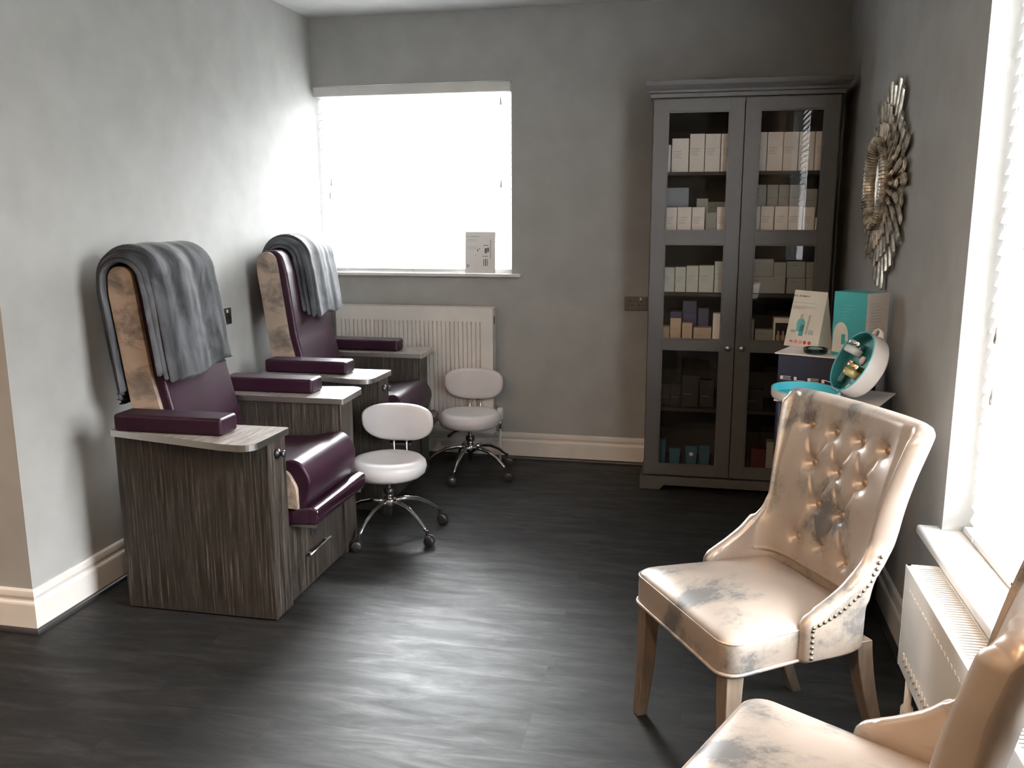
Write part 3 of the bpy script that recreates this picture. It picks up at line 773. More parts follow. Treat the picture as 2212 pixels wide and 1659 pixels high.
    for i in range(nu-1):
        for j in range(nv-1): bm.faces.new((W2[i][j], W2[i][j+1], W2[i+1][j+1], W2[i+1][j]))
    # rounded rim, one closed strip round the whole border
    def outd(i, j):
        o_ = Vector((0, 0, 0))
        if j == nv-1: o_ += Vector((0, 0, 1))
        if j == 0: o_ += Vector((0, 0, -.3))
        if i in (0, nu-1):
            z = z0+(z1-z0)*j/(nv-1); dz = E(min(z1, z+.01))-E(max(z0, z-.01)); o_ += Vector((0, 1, -dz/.02)).normalized()
        return o_.normalized() if o_.length > 1 else o_
    bd = [(i, 0) for i in range(nu)]+[(nu-1, j) for j in range(1, nv)]+[(i, nv-1) for i in range(nu-2, -1, -1)]+[(0, j) for j in range(nv-2, 0, -1)]
    prev = [V[i][j] for i, j in bd]; steps = 6
    for k in range(1, steps+1):
        if k == steps: cur = [W2[i][j] for i, j in bd]
        else:
            f = (1-math.cos(PI*k/steps))/2
            cur = [bm.verts.new(V[i][j].co.lerp(W2[i][j].co, f)+outd(i, j)*(.018*math.sin(PI*k/steps))) for i, j in bd]
        for i in range(len(bd)):
            q = (i+1) % len(bd); bm.faces.new((prev[i], prev[q], cur[q], cur[i]))
        prev = cur
    bk = obj('backrest', bm, m_champ, t, smooth=True)
    for x, z in BT:
        u = .5; best = 9
        for i in range(nu):
            p = P(i/(nu-1), (z-z0)/(z1-z0))
            if abs(p[0]-x) < best: best = abs(p[0]-x); pp = p
        obj('tufting_button', LA([(0, .008), (.006, .0075), (.010, .005), (.0115, .001), (.010, -.003), (0, -.004)], 16, Matrix.Rotation(-PI/2, 4, 'X')), m_btn, bk, smooth=True, loc=(pp[0], pp[1]+.002, pp[2]))
    for s in (-1, 1):
        line = [(-.004, .392+.0150*k) for k in range(6)]
        cv = [(-.006, .495), (-.03, .503), (-.066, .517), (-.10, .536), (-.134, .562), (-.165, .592), (-.19, .625), (-.205, .66)]
        L_ = 0; acc = [0]
        for a, b in zip(cv, cv[1:]): L_ += math.dist(a, b); acc.append(L_)
        k = 0
        while k*.0165 < L_:
            d = k*.0165
            for i in range(len(cv)-1):
                if acc[i] <= d <= acc[i+1]:
                    f = (d-acc[i])/(acc[i+1]-acc[i]); line.append((cv[i][0]+(cv[i+1][0]-cv[i][0])*f, cv[i][1]+(cv[i+1][1]-cv[i][1])*f)); break
            k += 1
        nb = bmesh.new()
        for (y, z) in line:
            zz = z-.020 if z > .48 else z
            # outer skin x at this y,z
            jj = min(nv-1, max(0, int(round((zz-z0)/(z1-z0)*(nv-1))))); xs = [(abs(OV[i][jj].y-y), abs(OV[i][jj].x)) for i in range(nu) if OV[i][jj].x*s > 0]
            xx = min(xs)[1] if xs else .25
            lathe(nb, [(0, .0045), (.0035, .004), (.0055, .0015), (.006, 0), (0, -.001)], 10, Matrix.Translation((s*(xx-.0005), y, zz)) @ Matrix.Rotation(s*PI/2, 4, 'Y'))
        obj('nailhead_trim', nb, m_nail, bk, smooth=True)
    # sabre legs
    def leg(top, foot, wt, wf, bow):
        b2 = bmesh.new(); rows = []; n_ = 9
        for k in range(n_):
            f = k/(n_-1); p = Vector(top).lerp(Vector(foot), f); q = 4*f*(1-f); p.x += bow[0]*q; p.y += bow[1]*q; h = (wt+(wf-wt)*f)/2
            rows.append([b2.verts.new((p.x+a*h, p.y+b*h, p.z)) for a, b in ((-1, -1), (1, -1), (1, 1), (-1, 1))])
        for a, b in zip(rows, rows[1:]):
            for i in range(4): b2.faces.new((a[i], a[(i+1) % 4], b[(i+1) % 4], b[i]))
        b2.faces.new(rows[0]); b2.faces.new(rows[-1][::-1])
        obj('leg', b2, m_leg, t, bevel=.003, seg=2, angle=50)
    for s in (-1, 1):
        leg((s*.215, .208, .383), (s*.245, .214, 0), .050, .032, (-s*.008, .0))
        leg((s*.185, -.205, .386), (s*.205, -.315, 0), .050, .032, (0, .018))
    return t
dc1 = dining_chair('champagne tufted dining chair standing whole between the cabinet and the side radiator', (.186, 2.373, 0), math.radians(120.7))
dc2 = copy_tree(dc1); dc2.location = (.262, 1.500, 0); dc2.rotation_euler = (0, 0, math.radians(64.5))
dc2['label'] = 'champagne dining chair in the bottom right corner, cut off by the frame, nearest the camera'

# ------------------------------------------------------------------ glazed display cabinet
CY = 4.735          # front plane of the doors
def cabinet():
    t = thing('display_cabinet', 'tall dark grey display cabinet with two glazed doors standing in the rear corner', 'cabinet', (.207, CY, 0))
    def bx(*a): return [(x0-.207, x1-.207, y0-CY, y1-CY, z0, z1) for x0, x1, y0, y1, z0, z1 in a]
    yb = D-.04
    X0, X1 = -.252, .666
    obj('carcass', B(*bx((X0, X0+.022, CY+.022, yb, .0, 2.07), (X1-.022, X1, CY+.022, yb, .0, 2.07), (X0+.022, X1-.022, CY+.022, yb, 2.05, 2.07), (X0+.022, X1-.022, CY+.022, yb, .075, .100), (X0+.022, X1-.022, yb-.012, yb, .1, 2.05))), [m_cab], t)
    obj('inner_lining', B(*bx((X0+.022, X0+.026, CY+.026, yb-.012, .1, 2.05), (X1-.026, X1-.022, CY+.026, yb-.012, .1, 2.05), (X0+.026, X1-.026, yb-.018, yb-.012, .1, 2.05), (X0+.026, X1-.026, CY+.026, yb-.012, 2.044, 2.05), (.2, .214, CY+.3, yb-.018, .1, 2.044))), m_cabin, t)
    cor = [(0, 2.07), (-.012, 2.07), (-.013, 2.088), (-.022, 2.094), (-.024, 2.104), (-.034, 2.118), (-.040, 2.128), (-.040, 2.150), (0, 2.150)]
    bm = bmesh.new(); ex = 0
    rows = []
    for d, z in cor:
        d = -d; rows.append([bm.verts.new(v) for v in ((X0-d-.207, yb-CY, z), (X0-d-.207, -d, z), (X1+d-.207, -d, z), (X1+d-.207, yb-CY, z))])
    for a, b in zip(rows, rows[1:]):
        for i in range(3): bm.faces.new((a[i], a[i+1], b[i+1], b[i]))
    bm.faces.new(rows[-2]); bm.faces.new(rows[0])
    obj('cornice', bm, m_cab, t)
    pl = bmesh.new(); h0 = .078
    pts = [(X0-.018, 0), (X0-.018, .066), (X0-.012, .074), (X1+.012, .074), (X1+.018, .066), (X1+.018, 0), (X1-.09, 0), (X1-.115, .026), (X0+.115, .026), (X0+.09, 0)]
    prism(pl, [(x-.207, z) for x, z in pts], -.016, .02, 'y'); box(pl, X0-.018-.207, X0-.207, .02, yb-CY-.02, 0, .07); box(pl, X1-.207, X1+.018-.207, .02, yb-CY-.02, 0, .07)
    obj('plinth', pl, m_cab, t, bevel=.003, seg=2)
    # doors: stiles, rails, three panes each
    for side, (a, b) in enumerate(((-.246, .205), (.209, .660))):
        st = .070
        z0, z1 = .082, 2.064
        rails = [(z0, .140), (.782, .832), (1.338, 1.402), (2.004, z1)]
        d = obj('door', B(*bx((a, a+st, CY, CY+.020, z0, z1), (b-st, b, CY, CY+.020, z0, z1), *[(a+st, b-st, CY, CY+.020, r0, r1) for r0, r1 in rails])), m_cab, t, bevel=.0007, seg=1)
        m2 = bmesh.new()
        for (r0, r1), (r2, r3) in zip(rails, rails[1:]):
            for q in bx((a+st, a+st+.008, CY+.004, CY+.014, r1, r2), (b-st-.008, b-st, CY+.004, CY+.014, r1, r2), (a+st+.008, b-st-.008, CY+.004, CY+.014, r1, r1+.008), (a+st+.008, b-st-.008, CY+.004, CY+.014, r2-.008, r2)): box(m2, *q)
        obj('glazing_bead', m2, m_cab, d)
        for (r0, r1), (r2, r3) in zip(rails, rails[1:]):
            gm = bmesh.new(); vs_ = [gm.verts.new(v) for v in ((a+st-.207, .012, r1), (b-st-.207, .012, r1), (b-st-.207, .012, r2), (a+st-.207, .012, r2))]; gm.faces.new(vs_)
            obj('glass_pane', gm, m_glass, d)
        kx = (b-.034 if side == 0 else a+.034)-.207
        obj('knob', LA([(.006, 0), (.006, .010), (.013, .016), (.0145, .021), (.012, .026), (0, .028)], 20, Matrix.Translation((kx, 0, .797)) @ Matrix.Rotation(PI/2, 4, 'X')), m_steel, d, smooth=True)
    for z in (1.705, 1.405, 1.080, .812, .452):
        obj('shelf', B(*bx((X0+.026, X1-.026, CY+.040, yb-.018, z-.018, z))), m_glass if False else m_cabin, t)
    return t
cabinet()

# ------------------------------------------------------------------ cartons inside the cabinet
def carton(px0, px1, pyt, zb, m, label, grp, depth=.07, Yf=None, word=True, lines=3, name='carton', ink=None, wf=.62, hf=.60, cat='box', pyb=None):
    Yf = Yf or CY+.075
    a, b = at(px0, pyt, Yf), at(px1, pyt, Yf); zt = (a.z+b.z)/2
    if pyb is not None: zb = (at(px0, pyb, Yf).z+at(px1, pyb, Yf).z)/2
    x0, x1 = a.x, b.x; w = x1-x0-.0012; h = zt-zb; cx = (x0+x1)/2
    o = obj(name, B(-w/2, w/2, 0, depth, 0, h), m, None, bevel=.0012, seg=2, loc=(cx, Yf, zb))
    tag(o, label, cat, grp)
    if word:
        ink = ink or m_ink
        tw = min(w*wf, .042)
        text('lettering', 'ELEMIS', tw, ink, o, face_m((-w/2+w*.10, -.0012, h*hf), (1, 0, 0), (0, 0, 1)) @ Matrix.Diagonal((1, .20, 1, 1)), bold=.022)
        if lines:
            bm = bmesh.new()
            for k in range(lines):
                lw = w*(.55, .42, .50, .35)[k % 4]; zz = h*hf-.010-.009*k
                if zz > .008: box(bm, -w/2+w*.10, -w/2+w*.10+lw, -.0008, 0, zz-.0008, zz+.0008)
            if bm.verts: obj('small_print', bm, m_ink2, o)
            else: bm.free()
    return o
S1, S2, S3, S4, S5, S6 = 1.7055, 1.4055, 1.0805, .8125, .4525, .1005
Lc = lambda h, w, where: f'{h} white carton {w}, {where}'
G1 = 'white cartons on the top cabinet shelf'; G2 = 'white cartons on the second cabinet shelf'; G3 = 'pale cartons on the third cabinet shelf'; G4 = 'small cartons on the fourth cabinet shelf'; G5 = 'dark cartons on the low cabinet shelf'; G6 = 'gift bags in the cabinet bottom'
TL, TR = 'left door', 'right door'
carton(1424, 1450, 313, S1, m_box, 'short white carton at the far left end of the top cabinet shelf', G1)
carton(1452, 1489, 299, S1, m_box, 'medium white carton between the short one and the tall row, top shelf', G1)
carton(1491, 1523.5, 289, S1, m_box, 'first tall white carton from the left on the top shelf behind the left door', G1)
carton(1524.5, 1558, 289, S1, m_box, 'second tall white carton from the left on the top shelf behind the left door', G1)
carton(1559, 1592, 288.5, S1, m_box, 'third tall white carton on the top shelf, cut by the left door stile', G1)
for i, (a, b, l) in enumerate([(1624, 1658.5, 'first tall white carton behind the right door on the top shelf, at its left stile'), (1659.5, 1693.5, 'second tall white carton behind the right door on the top shelf'),
                  (1694.5, 1727, 'third tall white carton on the top shelf, left of the window reflection'), (1728, 1762, 'fourth tall white carton on the top shelf, in the window reflection'), (1763, 1796, 'last tall white carton by the right stile of the right door, top shelf')]):
    carton(a, b, 285.5-i*.5, S1, m_box, l, G1)
# second shelf
carton(1436, 1463, 448, S2, m_box, 'leftmost small white carton on the second shelf behind the left door', G2, hf=.55)
carton(1464, 1494.5, 447.5, S2, m_box, 'second small white carton on the second shelf behind the left door', G2, hf=.55)
carton(1495.5, 1523, 447.5, S2, m_box, 'third small white carton on the second shelf, left of the silver one', G2, hf=.55)
carton(1525, 1548, 459.5, S2, m_boxs, 'small silver patterned carton on the second shelf behind the left door', G2, word=False, name='patterned_carton')
carton(1549, 1582, 447, S2, m_box, 'small white carton right of the silver patterned one, second shelf', G2, hf=.55)
carton(1432, 1488.5, 405.5, S2, m_boxblue, 'wide blue-grey carton standing behind the small white ones, second shelf left', G2, Yf=CY+.19, word=False)
carton(1505, 1530, 429, S2, m_boxs, 'small pale carton raised behind the silver one on the second shelf', G2, Yf=CY+.16, word=False)
carton(1529, 1585, 436, S2, m_boxs, 'wide grey-green carton behind the small white ones, second shelf, left door', G2, Yf=CY+.235, hf=.8, lines=0)
for i, (a, b, l) in enumerate([(1618, 1643.5, 'first small white carton on the second shelf behind the right door'), (1644.5, 1673, 'second small white carton on the second shelf behind the right door'), (1674.5, 1704, 'third small white carton on the second shelf behind the right door'),
                  (1705, 1735, 'fourth small white carton on the second shelf, in the window reflection'), (1736, 1761, 'fifth small white carton on the second shelf behind the right door')]):
    carton(a, b, 445.5 if i < 4 else 447.5, S2, m_box, l, G2, hf=.58)
carton(1761.5, 1775, 470, S2, m_box, 'low white carton at the right end of the second shelf', G2, word=False)
for i, (a, b, l) in enumerate([(1624, 1657, 'first grey carton in the rear row of the second shelf behind the right door'), (1658, 1682.5, 'second grey carton in the rear row of the second shelf, right door'), (1683.5, 1706, 'third grey carton in the rear row of the second shelf, right door'),
                  (1707, 1740, 'fourth grey carton in the rear row, in the window reflection')]):
    carton(a, b, 399, S2, m_boxs, l, G2, Yf=CY+.17, hf=.72)
carton(1741, 1767, 408, S2, m_boxs, 'lower grey carton at the right end of the second shelf rear row', G2, Yf=CY+.17, hf=.72)
# third shelf
for a, b, tp, l in [(1426, 1458, 578, 'leftmost pale green carton on the third shelf behind the left door'), (1459, 1482, 577, 'second pale green carton on the third shelf, left door'), (1483, 1509.5, 574.5, 'third pale green carton on the third shelf, left door'),
                    (1510.5, 1543, 573.5, 'wide pale green carton on the third shelf, left door'), (1544.5, 1575, 565, 'tallest pale green carton on the third shelf by the left door stile')]:
    carton(a, b, tp, S3, m_boxg, l, G3)
zl3 = at(1650, 597, CY+.075).z
carton(1616, 1671, 598, S3, m_boxs, 'lower wide grey-green carton of the stack by the right door left stile, third shelf', G3, hf=.75); carton(1618, 1672, 560, None, m_boxs, 'upper wide grey-green carton of the stack by the right door left stile, third shelf', G3, hf=.75, pyb=597.5)
carton(1672, 1699, 567, S3, m_boxs, 'narrow upright grey-green carton between two stacks on the third shelf', G3)
carton(1700, 1740.5, 601, S3, m_boxs, 'lower grey-green carton of the middle stack on the third shelf, right door', G3, hf=.75); carton(1700.5, 1741, 565, None, m_boxs, 'upper grey-green carton of the middle stack on the third shelf, right door', G3, hf=.75, pyb=600.5)
carton(1741.5, 1775, 601, S3, m_boxs, 'lower grey-green carton of the rightmost stack on the third shelf', G3, word=False); carton(1742, 1775, 566, None, m_boxs, 'upper grey-green carton of the rightmost stack on the third shelf', G3, word=False, pyb=600.5)
# fourth shelf
Y4 = CY+.06
carton(1424, 1446.5, 705, S4, m_cream, 'low cream carton at the left end of the fourth shelf', G4, Yf=Y4, word=False)
carton(1448, 1472, 687.5, S4, m_cream, 'upright cream carton on the fourth shelf under a blue one', G4, Yf=Y4, hf=.55, lines=0); carton(1448, 1473.5, 673, None, m_nav2, 'low dark blue carton lying on the upright cream one', G4, Yf=Y4, word=False, pyb=687)
carton(1473.5, 1496, 698, S4, m_cream, 'cream carton with a pale top below the tall blue cartons', G4, Yf=Y4, word=False); carton(1475, 1505, 676, S4, m_nav2, 'dark blue carton behind the cream ones on the fourth shelf, lower of two', G4, Yf=Y4+.10, word=False); carton(1475, 1505.5, 650, None, m_nav2, 'dark blue carton topmost of the stack on the fourth shelf', G4, Yf=Y4+.10, word=False, pyb=675.5)
carton(1498, 1537, 708, S4, m_cream, 'wide low cream carton with lettering on the fourth shelf', G4, Yf=Y4, lines=0, hf=.5, wf=.4); carton(1508, 1532, 666, S4, m_nav2, 'single dark blue carton standing behind the wide cream one', G4, Yf=Y4+.10, word=False)
carton(1540.5, 1566, 677.5, S4, m_box, 'upright pale carton by the left door stile on the fourth shelf', G4, Yf=Y4, lines=3, word=False)
carton(1612, 1630, 689, S4, m_boxs, 'upright grey carton behind the right door on the fourth shelf', G4, Yf=Y4, word=False); carton(1631, 1671, 712, S4, m_boxs, 'low wide grey carton on the fourth shelf behind the right door', G4, Yf=Y4, lines=0, hf=.7)
o = carton(1672, 1712, 687, S4, m_box, 'white carton with a dark window showing bottles, fourth shelf, partly behind the ivory card', G4, Yf=Y4, word=False, name='gift_carton')
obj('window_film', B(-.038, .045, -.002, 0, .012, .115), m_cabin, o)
for k in range(3): obj('bottle', LA([(.010, 0), (.011, .045), (.006, .052), (.006, .070), (0, .071)], 14, Matrix.Translation((-.022+.024*k, -.010, .004))), m_cream, o, smooth=True)
# low shelf
Y5 = CY+.09
for a, b, tp, l in [(1424, 1448.5, 829, 'dark carton at the left end of the low shelf'), (1449.5, 1472, 830, 'second dark carton on the low shelf'), (1474, 1510, 811.5, 'tallest dark carton on the low shelf'), (1513, 1543, 822, 'dark carton at the right of the low shelf behind the left door'), (1612, 1650, 842, 'dark carton on the low shelf behind the right door')]:
    o = carton(a, b, tp, S5, m_black, l, G5, Yf=Y5, ink=m_ink2, lines=0, hf=.4)
# bags at the bottom
Y6 = CY+.07
def gift_bag(px0, px1, pyt, m, label, badge=False, taper=.72):
    a, b = at(px0, pyt, Y6), at(px1, pyt, Y6); w = b.x-a.x; h = a.z-S6; cx = (a.x+b.x)/2
    bm = bmesh.new(); lo = [bm.verts.new(v) for v in ((-w/2*taper, 0, 0), (w/2*taper, 0, 0), (w/2*taper, .055, 0), (-w/2*taper, .055, 0))]; hi = [bm.verts.new(v) for v in ((-w/2, .012, h), (w/2, .012, h), (w/2, .040, h), (-w/2, .040, h))]
    bm.faces.new(lo[::-1]); bm.faces.new(hi)
    for i in range(4): bm.faces.new((lo[i], lo[(i+1) % 4], hi[(i+1) % 4], hi[i]))
    o = tag(obj('gift_bag', bm, m, None, bevel=.002, loc=(cx, Y6, S6)), label, 'bag', G6)
    if badge: obj('badge', LA([(0, 0), (.011, 0), (.011, .002), (0, .002)], 20, Matrix.Translation((0, .006, h*.66)) @ Matrix.Rotation(PI/2, 4, 'X')), m_plate, o)
    return o
gift_bag(1412, 1439, 949, m_bag, 'tallest blue gift bag at the left of the cabinet bottom', taper=.95)
gift_bag(1445, 1470, 969, m_bag, 'plain dim blue gift bag second from the left in the cabinet bottom', taper=.8)
gift_bag(1480, 1507, 964, m_bag, 'blue gift bag with a round white badge in the cabinet bottom', True)
gift_bag(1509, 1535, 963, m_bag, 'blue gift bag right of the badge one in the cabinet bottom')
carton(1622, 1655, 970, S6, m_bagr, 'dark red carton in the cabinet bottom behind the right door', G6, Yf=Y6, word=False); carton(1656, 1672, 955, S6, m_boxs, 'pale grey carton beside the dark red one in the cabinet bottom', G6, Yf=Y6, word=False)

# ------------------------------------------------------------------ sunburst mirror
def mirror():
    t = thing('sunburst_mirror', 'round silver sunburst mirror of layered rays on the right wall', 'mirror', (XR, 3.88, 1.61))
    t.rotation_euler = (0, -PI/2, 0)      # local +z points into the room (-x), local x -> world z
    rnd = random.Random(11)
    def ray(a, r0, r1, w0, w1, zb, zt, tilt, tipk):
        bm = bmesh.new(); n_ = 7; rows = []
        for k in range(n_):
            f = k/(n_-1); r = r0+(r1-r0)*f; w = (w0+(w1-w0)*f)/2; z = zb+(zt-zb)*f*tilt
            if f > .99: w *= tipk
            h = .010*(1-.3*f)
            j = rnd.uniform(-.0012, .0012)
            rows.append([bm.verts.new(v) for v in ((r, -w+j, z), (r, -w*.55+j, z+h), (r, w*.55+j, z+h), (r, w+j, z), (r, 0, z-.006))])
        for p, q in zip(rows, rows[1:]):
            for i in range(5): bm.faces.new((p[i], p[(i+1) % 5], q[(i+1) % 5], q[i]))
        bm.faces.new(rows[0]); bm.faces.new(rows[-1][::-1])
        bmesh.ops.transform(bm, matrix=Matrix.Rotation(a, 4, 'Z'), verts=bm.verts)
        obj('ray', bm, m_silver, t, bevel=.0015, seg=1)
    N1 = 32
    for k in range(N1):
        a = 2*PI*k/N1+rnd.uniform(-.02, .02); L_ = .340+.095*rnd.random()
        ray(a, .21, L_, .034, .056+.012*rnd.random(), .010, .018, 1, .82)
    for k in range(30):
        a = 2*PI*(k+.5)/30+rnd.uniform(-.02, .02); ray(a, .185, .285+.050*rnd.random(), .026, .044, .022, .030, 1, .8)
    for k in range(36):
        a = 2*PI*k/36+rnd.uniform(-.02, .02); ray(a, .175, .230+.030*rnd.random(), .018, .026, .034, .038, 1, .8)
    obj('backing_disc', LA([(0, 0), (.26, 0), (.26, .014), (0, .014)], 48), m_silver, t)
    # ring with wire coil and deep inner wall
    obj('inner_frame', LA([(.172, .028), (.186, .052), (.184, .066), (.176, .072), (.167, .069), (.159, .052), (.154, .022), (.160, .018)], 72), m_silver, t, smooth=True)
    bm = bmesh.new(); K = 76
    for k in range(K):
        a = 2*PI*k/K; c, s = math.cos(a), math.sin(a)
        tube(bm, [(c*r, s*r, z) for r, z in ((.186, .056), (.184, .070), (.175, .075), (.166, .070), (.158, .054), (.152, .024))], .0024, 6)
    obj('wire_coil', bm, m_silver, t, smooth=True)
    obj('mirror_glass', LA([(0, .018), (.158, .018), (.158, .021), (0, .021)], 64), m_mirror, t)
mirror()

# ------------------------------------------------------------------ navy display stand
RZ = math.radians(-23)
SX, SY = Vector((math.cos(RZ), math.sin(RZ), 0)), Vector((-math.sin(RZ), math.cos(RZ), 0))
ZL, ZU = .84, .95
def stand():
    t = thing('display_stand', 'two-tier navy display stand with white tops and white lettering by the right wall', 'display stand', (.285, 3.22, 0), RZ)
    obj('lower_block', B(.012, .328, .012, .35, 0, ZL-.006), m_navy, t, bevel=.002)
    obj('lower_top', B(0, .338, 0, .362, ZL-.006, ZL), m_plate, t, bevel=.0015)
    u0 = (Vector((.315, 3.62, 0))-Vector((.285, 3.22, 0))); ux, uy = u0.dot(SX), u0.dot(SY)
    obj('upper_block', B(ux+.012, ux+.340, uy+.012, uy+.238, 0, ZU-.006), m_navy, t, bevel=.002)
    obj('upper_top', B(ux, ux+.350, uy, uy+.246, ZU-.006, ZU), m_plate, t, bevel=.0015)
    text('lettering', 'ELEMIS', .315, m_inkw, t, face_m((ux+.024, uy+.0105, .842), (1, 0, 0), (0, 0, 1)) @ Matrix.Diagonal((1, .19, 1, 1)), bold=.0)
    return t
stand()

# tent card
def tent_card():
    zt = 1.182
    F0, F1 = Vector((.366, 3.815, ZU+.001)), Vector((.487, 3.705, ZU+.001)); R0, R1 = Vector((.432, 3.875, ZU+.001)), Vector((.553, 3.765, ZU+.001))
    T0, T1 = Vector((.404, 3.845, zt)), Vector((.519, 3.735, zt))
    t = thing('tent_card', 'ivory folded tent card with teal bottles and red icons on the upper white top', 'sign', tuple((F0+F1+R0+R1)/4))
    o_ = Vector(t.location); bm = bmesh.new(); v = [bm.verts.new(p-o_) for p in (F0, F1, T1, T0, R0, R1)]
    bm.faces.new((v[0], v[1], v[2], v[3])); bm.faces.new((v[5], v[4], v[3], v[2])); bm.faces.new((v[1], v[5], v[2])); bm.faces.new((v[0], v[3], v[4])); bm.faces.new((v[0], v[4], v[5], v[1]))
    obj('card', bm, m_card, t, bevel=.0006, seg=1)
    X = (F1-F0).normalized(); U = ((T0+T1)/2-(F0+F1)/2).normalized(); w = (F1-F0).length; h = ((T0+T1)/2-(F0+F1)/2).length
    U = (U-X*U.dot(X)).normalized(); Nn = X.cross(U).normalized()
    if Nn.y > 0: Nn = -Nn
    base = F0-o_+Nn*.0008
    def fm(a, b): return face_m(base+X*(w*a)+U*(h*b), X, U)
    text('headline', 'EL\u00c9MIS', w*.46, m_ink, t, fm(.07, .885) @ Matrix.Diagonal((1, .34, 1, 1)), bold=.012)
    def patch(name, m, rects):
        bm = bmesh.new()
        for a, b, c, d in rects:
            q = [base+X*(w*a)+U*(h*b), base+X*(w*c)+U*(h*b), base+X*(w*c)+U*(h*d), base+X*(w*a)+U*(h*d)]
            lo = [bm.verts.new(p) for p in q]; hi = [bm.verts.new(p+Nn*.0006) for p in q]
            bm.faces.new(hi); bm.faces.new(lo[::-1])
            for i in range(4): bm.faces.new((lo[i], lo[(i+1) % 4], hi[(i+1) % 4], hi[i]))
        obj(name, bm, m, t)
    patch('small_print', m_ink2, [(.07, .775, .86, .785), (.07, .715, .78, .722), (.07, .695, .80, .702), (.07, .675, .45, .682)])
    def poly(name, m, P_):
        bm = bmesh.new(); lo = [bm.verts.new(base+X*(w*a)+U*(h*b)+Nn*.0002) for a, b in P_]; hi = [bm.verts.new(base+X*(w*a)+U*(h*b)+Nn*.0010) for a, b in P_]; n = len(P_)
        bm.faces.new(hi); bm.faces.new(lo[::-1])
        for i in range(n): bm.faces.new((lo[i], lo[(i+1) % n], hi[(i+1) % n], hi[i]))
        obj(name, bm, m, t)
    poly('printed_bottle', m_teall, [(.30, .28), (.50, .28), (.52, .44), (.47, .50), (.33, .50), (.28, .44)])
    poly('printed_bottle', m_teal, [(.38, .20), (.50, .20), (.52, .40), (.40, .40)])
    poly('printed_cap', m_ink2, [(.35, .50), (.45, .50), (.44, .58), (.36, .58)])
    poly('printed_tube', m_ink2, [(.57, .24), (.61, .24), (.66, .58), (.60, .58)])
    poly('printed_jar', m_ink2, [(.66, .24), (.80, .24), (.80, .32), (.66, .32)]); poly('printed_jar', m_ink2, [(.14, .25), (.28, .25), (.28, .30), (.14, .30)])
    for k, mm in enumerate((m_red, m_pink, m_pink, m_red, m_red)):
        c = (.20+.135*k, .095); n = 6 if k else 4
        poly('round_icon', mm, [(c[0]+.045*math.cos(2*PI*i/14)*(1 if k else 1.1), c[1]+.032*math.sin(2*PI*i/14)*(1 if k else .45)) for i in range(14)])
tent_card()

# teal carton
def teal_carton():
    Fp, R_, L_ = Vector((.628, 3.50, ZU+.001)), Vector((.722, 3.59, ZU+.001)), Vector((.526, 3.606, ZU+.001)); Bp = R_+L_-Fp; h = .247
    t = thing('teal_carton', 'tall teal and white product carton beside the tent card against the wall', 'box', tuple((Fp+Bp)/2)); o_ = Vector(t.location)
    bm = bmesh.new(); q = [p-o_ for p in (Fp, R_, Bp, L_)]; lo = [bm.verts.new(p) for p in q]; hi = [bm.verts.new(p+Vector((0, 0, h))) for p in q]
    bm.faces.new(lo[::-1]); bm.faces.new(hi)
    for i in range(4): bm.faces.new((lo[i], lo[(i+1) % 4], hi[(i+1) % 4], hi[i]))
    bb = obj('box_body', bm, m_teal, t)
    X = (R_-Fp).normalized(); n1 = Vector((X.y, -X.x, 0))
    q = [Fp-o_+n1*.0008, R_-o_+n1*.0008]; bm = bmesh.new(); v = [bm.verts.new(p) for p in (q[0], q[1], q[1]+Vector((0, 0, h)), q[0]+Vector((0, 0, h)))]; w = [bm.verts.new(p.co+n1*.0012) for p in v]
    bm.faces.new(w)
    for i in range(4): bm.faces.new((v[i], v[(i+1) % 4], w[(i+1) % 4], w[i]))
    obj('white_side', bm, m_case, t)
    fm = face_m(q[0]+n1*.002, X, (0, 0, 1)); bm = bmesh.new()
    for k in range(14): box(bm, .02, .02+.075*(.6+.4*math.sin(k*2.3)**2), h-.04-.0115*k, h-.0385-.0115*k, 0, .0006)
    bmesh.ops.transform(bm, matrix=fm, verts=bm.verts); obj('small_print', bm, m_boxs, t)
    X2 = (Fp-L_).normalized(); n2 = Vector((X2.y, -X2.x, 0)); wd = (Fp-L_).length; b0 = L_-o_+n2*.0008
    fm = face_m(b0, X2, (0, 0, 1)); bm = bmesh.new()
    for k in range(5): box(bm, .045, .045+.05*(.7+.3*math.cos(k)), h-.05-.013*k, h-.0485-.013*k, 0, .0006)
    bmesh.ops.transform(bm, matrix=fm, verts=bm.verts); obj('small_print', bm, m_teall, t)
    bm = bmesh.new(); P_ = [(.040+.034*math.cos(a), .075+.055*math.sin(a)) for a in [PI*k/16 for k in range(17)]]+[(.006, .03), (.074, .03)]
    P_ = [(.040+.034*math.cos(PI*k/16), .075+.055*math.sin(PI*k/16)) for k in range(17)]+[(.004, .012), (.078, .012)]
    prism(bm, P_, 0, .0008); bmesh.ops.transform(bm, matrix=fm, verts=bm.verts); obj('printed_case', bm, m_card, t)
    for q in ((.045, .062, .045, .085, .0008, .0016), (.064, .074, .03, .06, .0008, .0016)):
        bm = bmesh.new(); box(bm, *q); bmesh.ops.transform(bm, matrix=fm, verts=bm.verts); obj('printed_jar', bm, m_teal, t)
teal_carton()
tag(obj('glass_dish', LA([(0, 0), (.036, 0), (.044, .004), (.047, .022), (.044, .022), (.040, .006), (0, .005)], 36), m_dish, None, smooth=True, loc=(.468, 3.610, ZU+.001)), 'small tinted glass dish in front of the ivory tent card', 'dish')

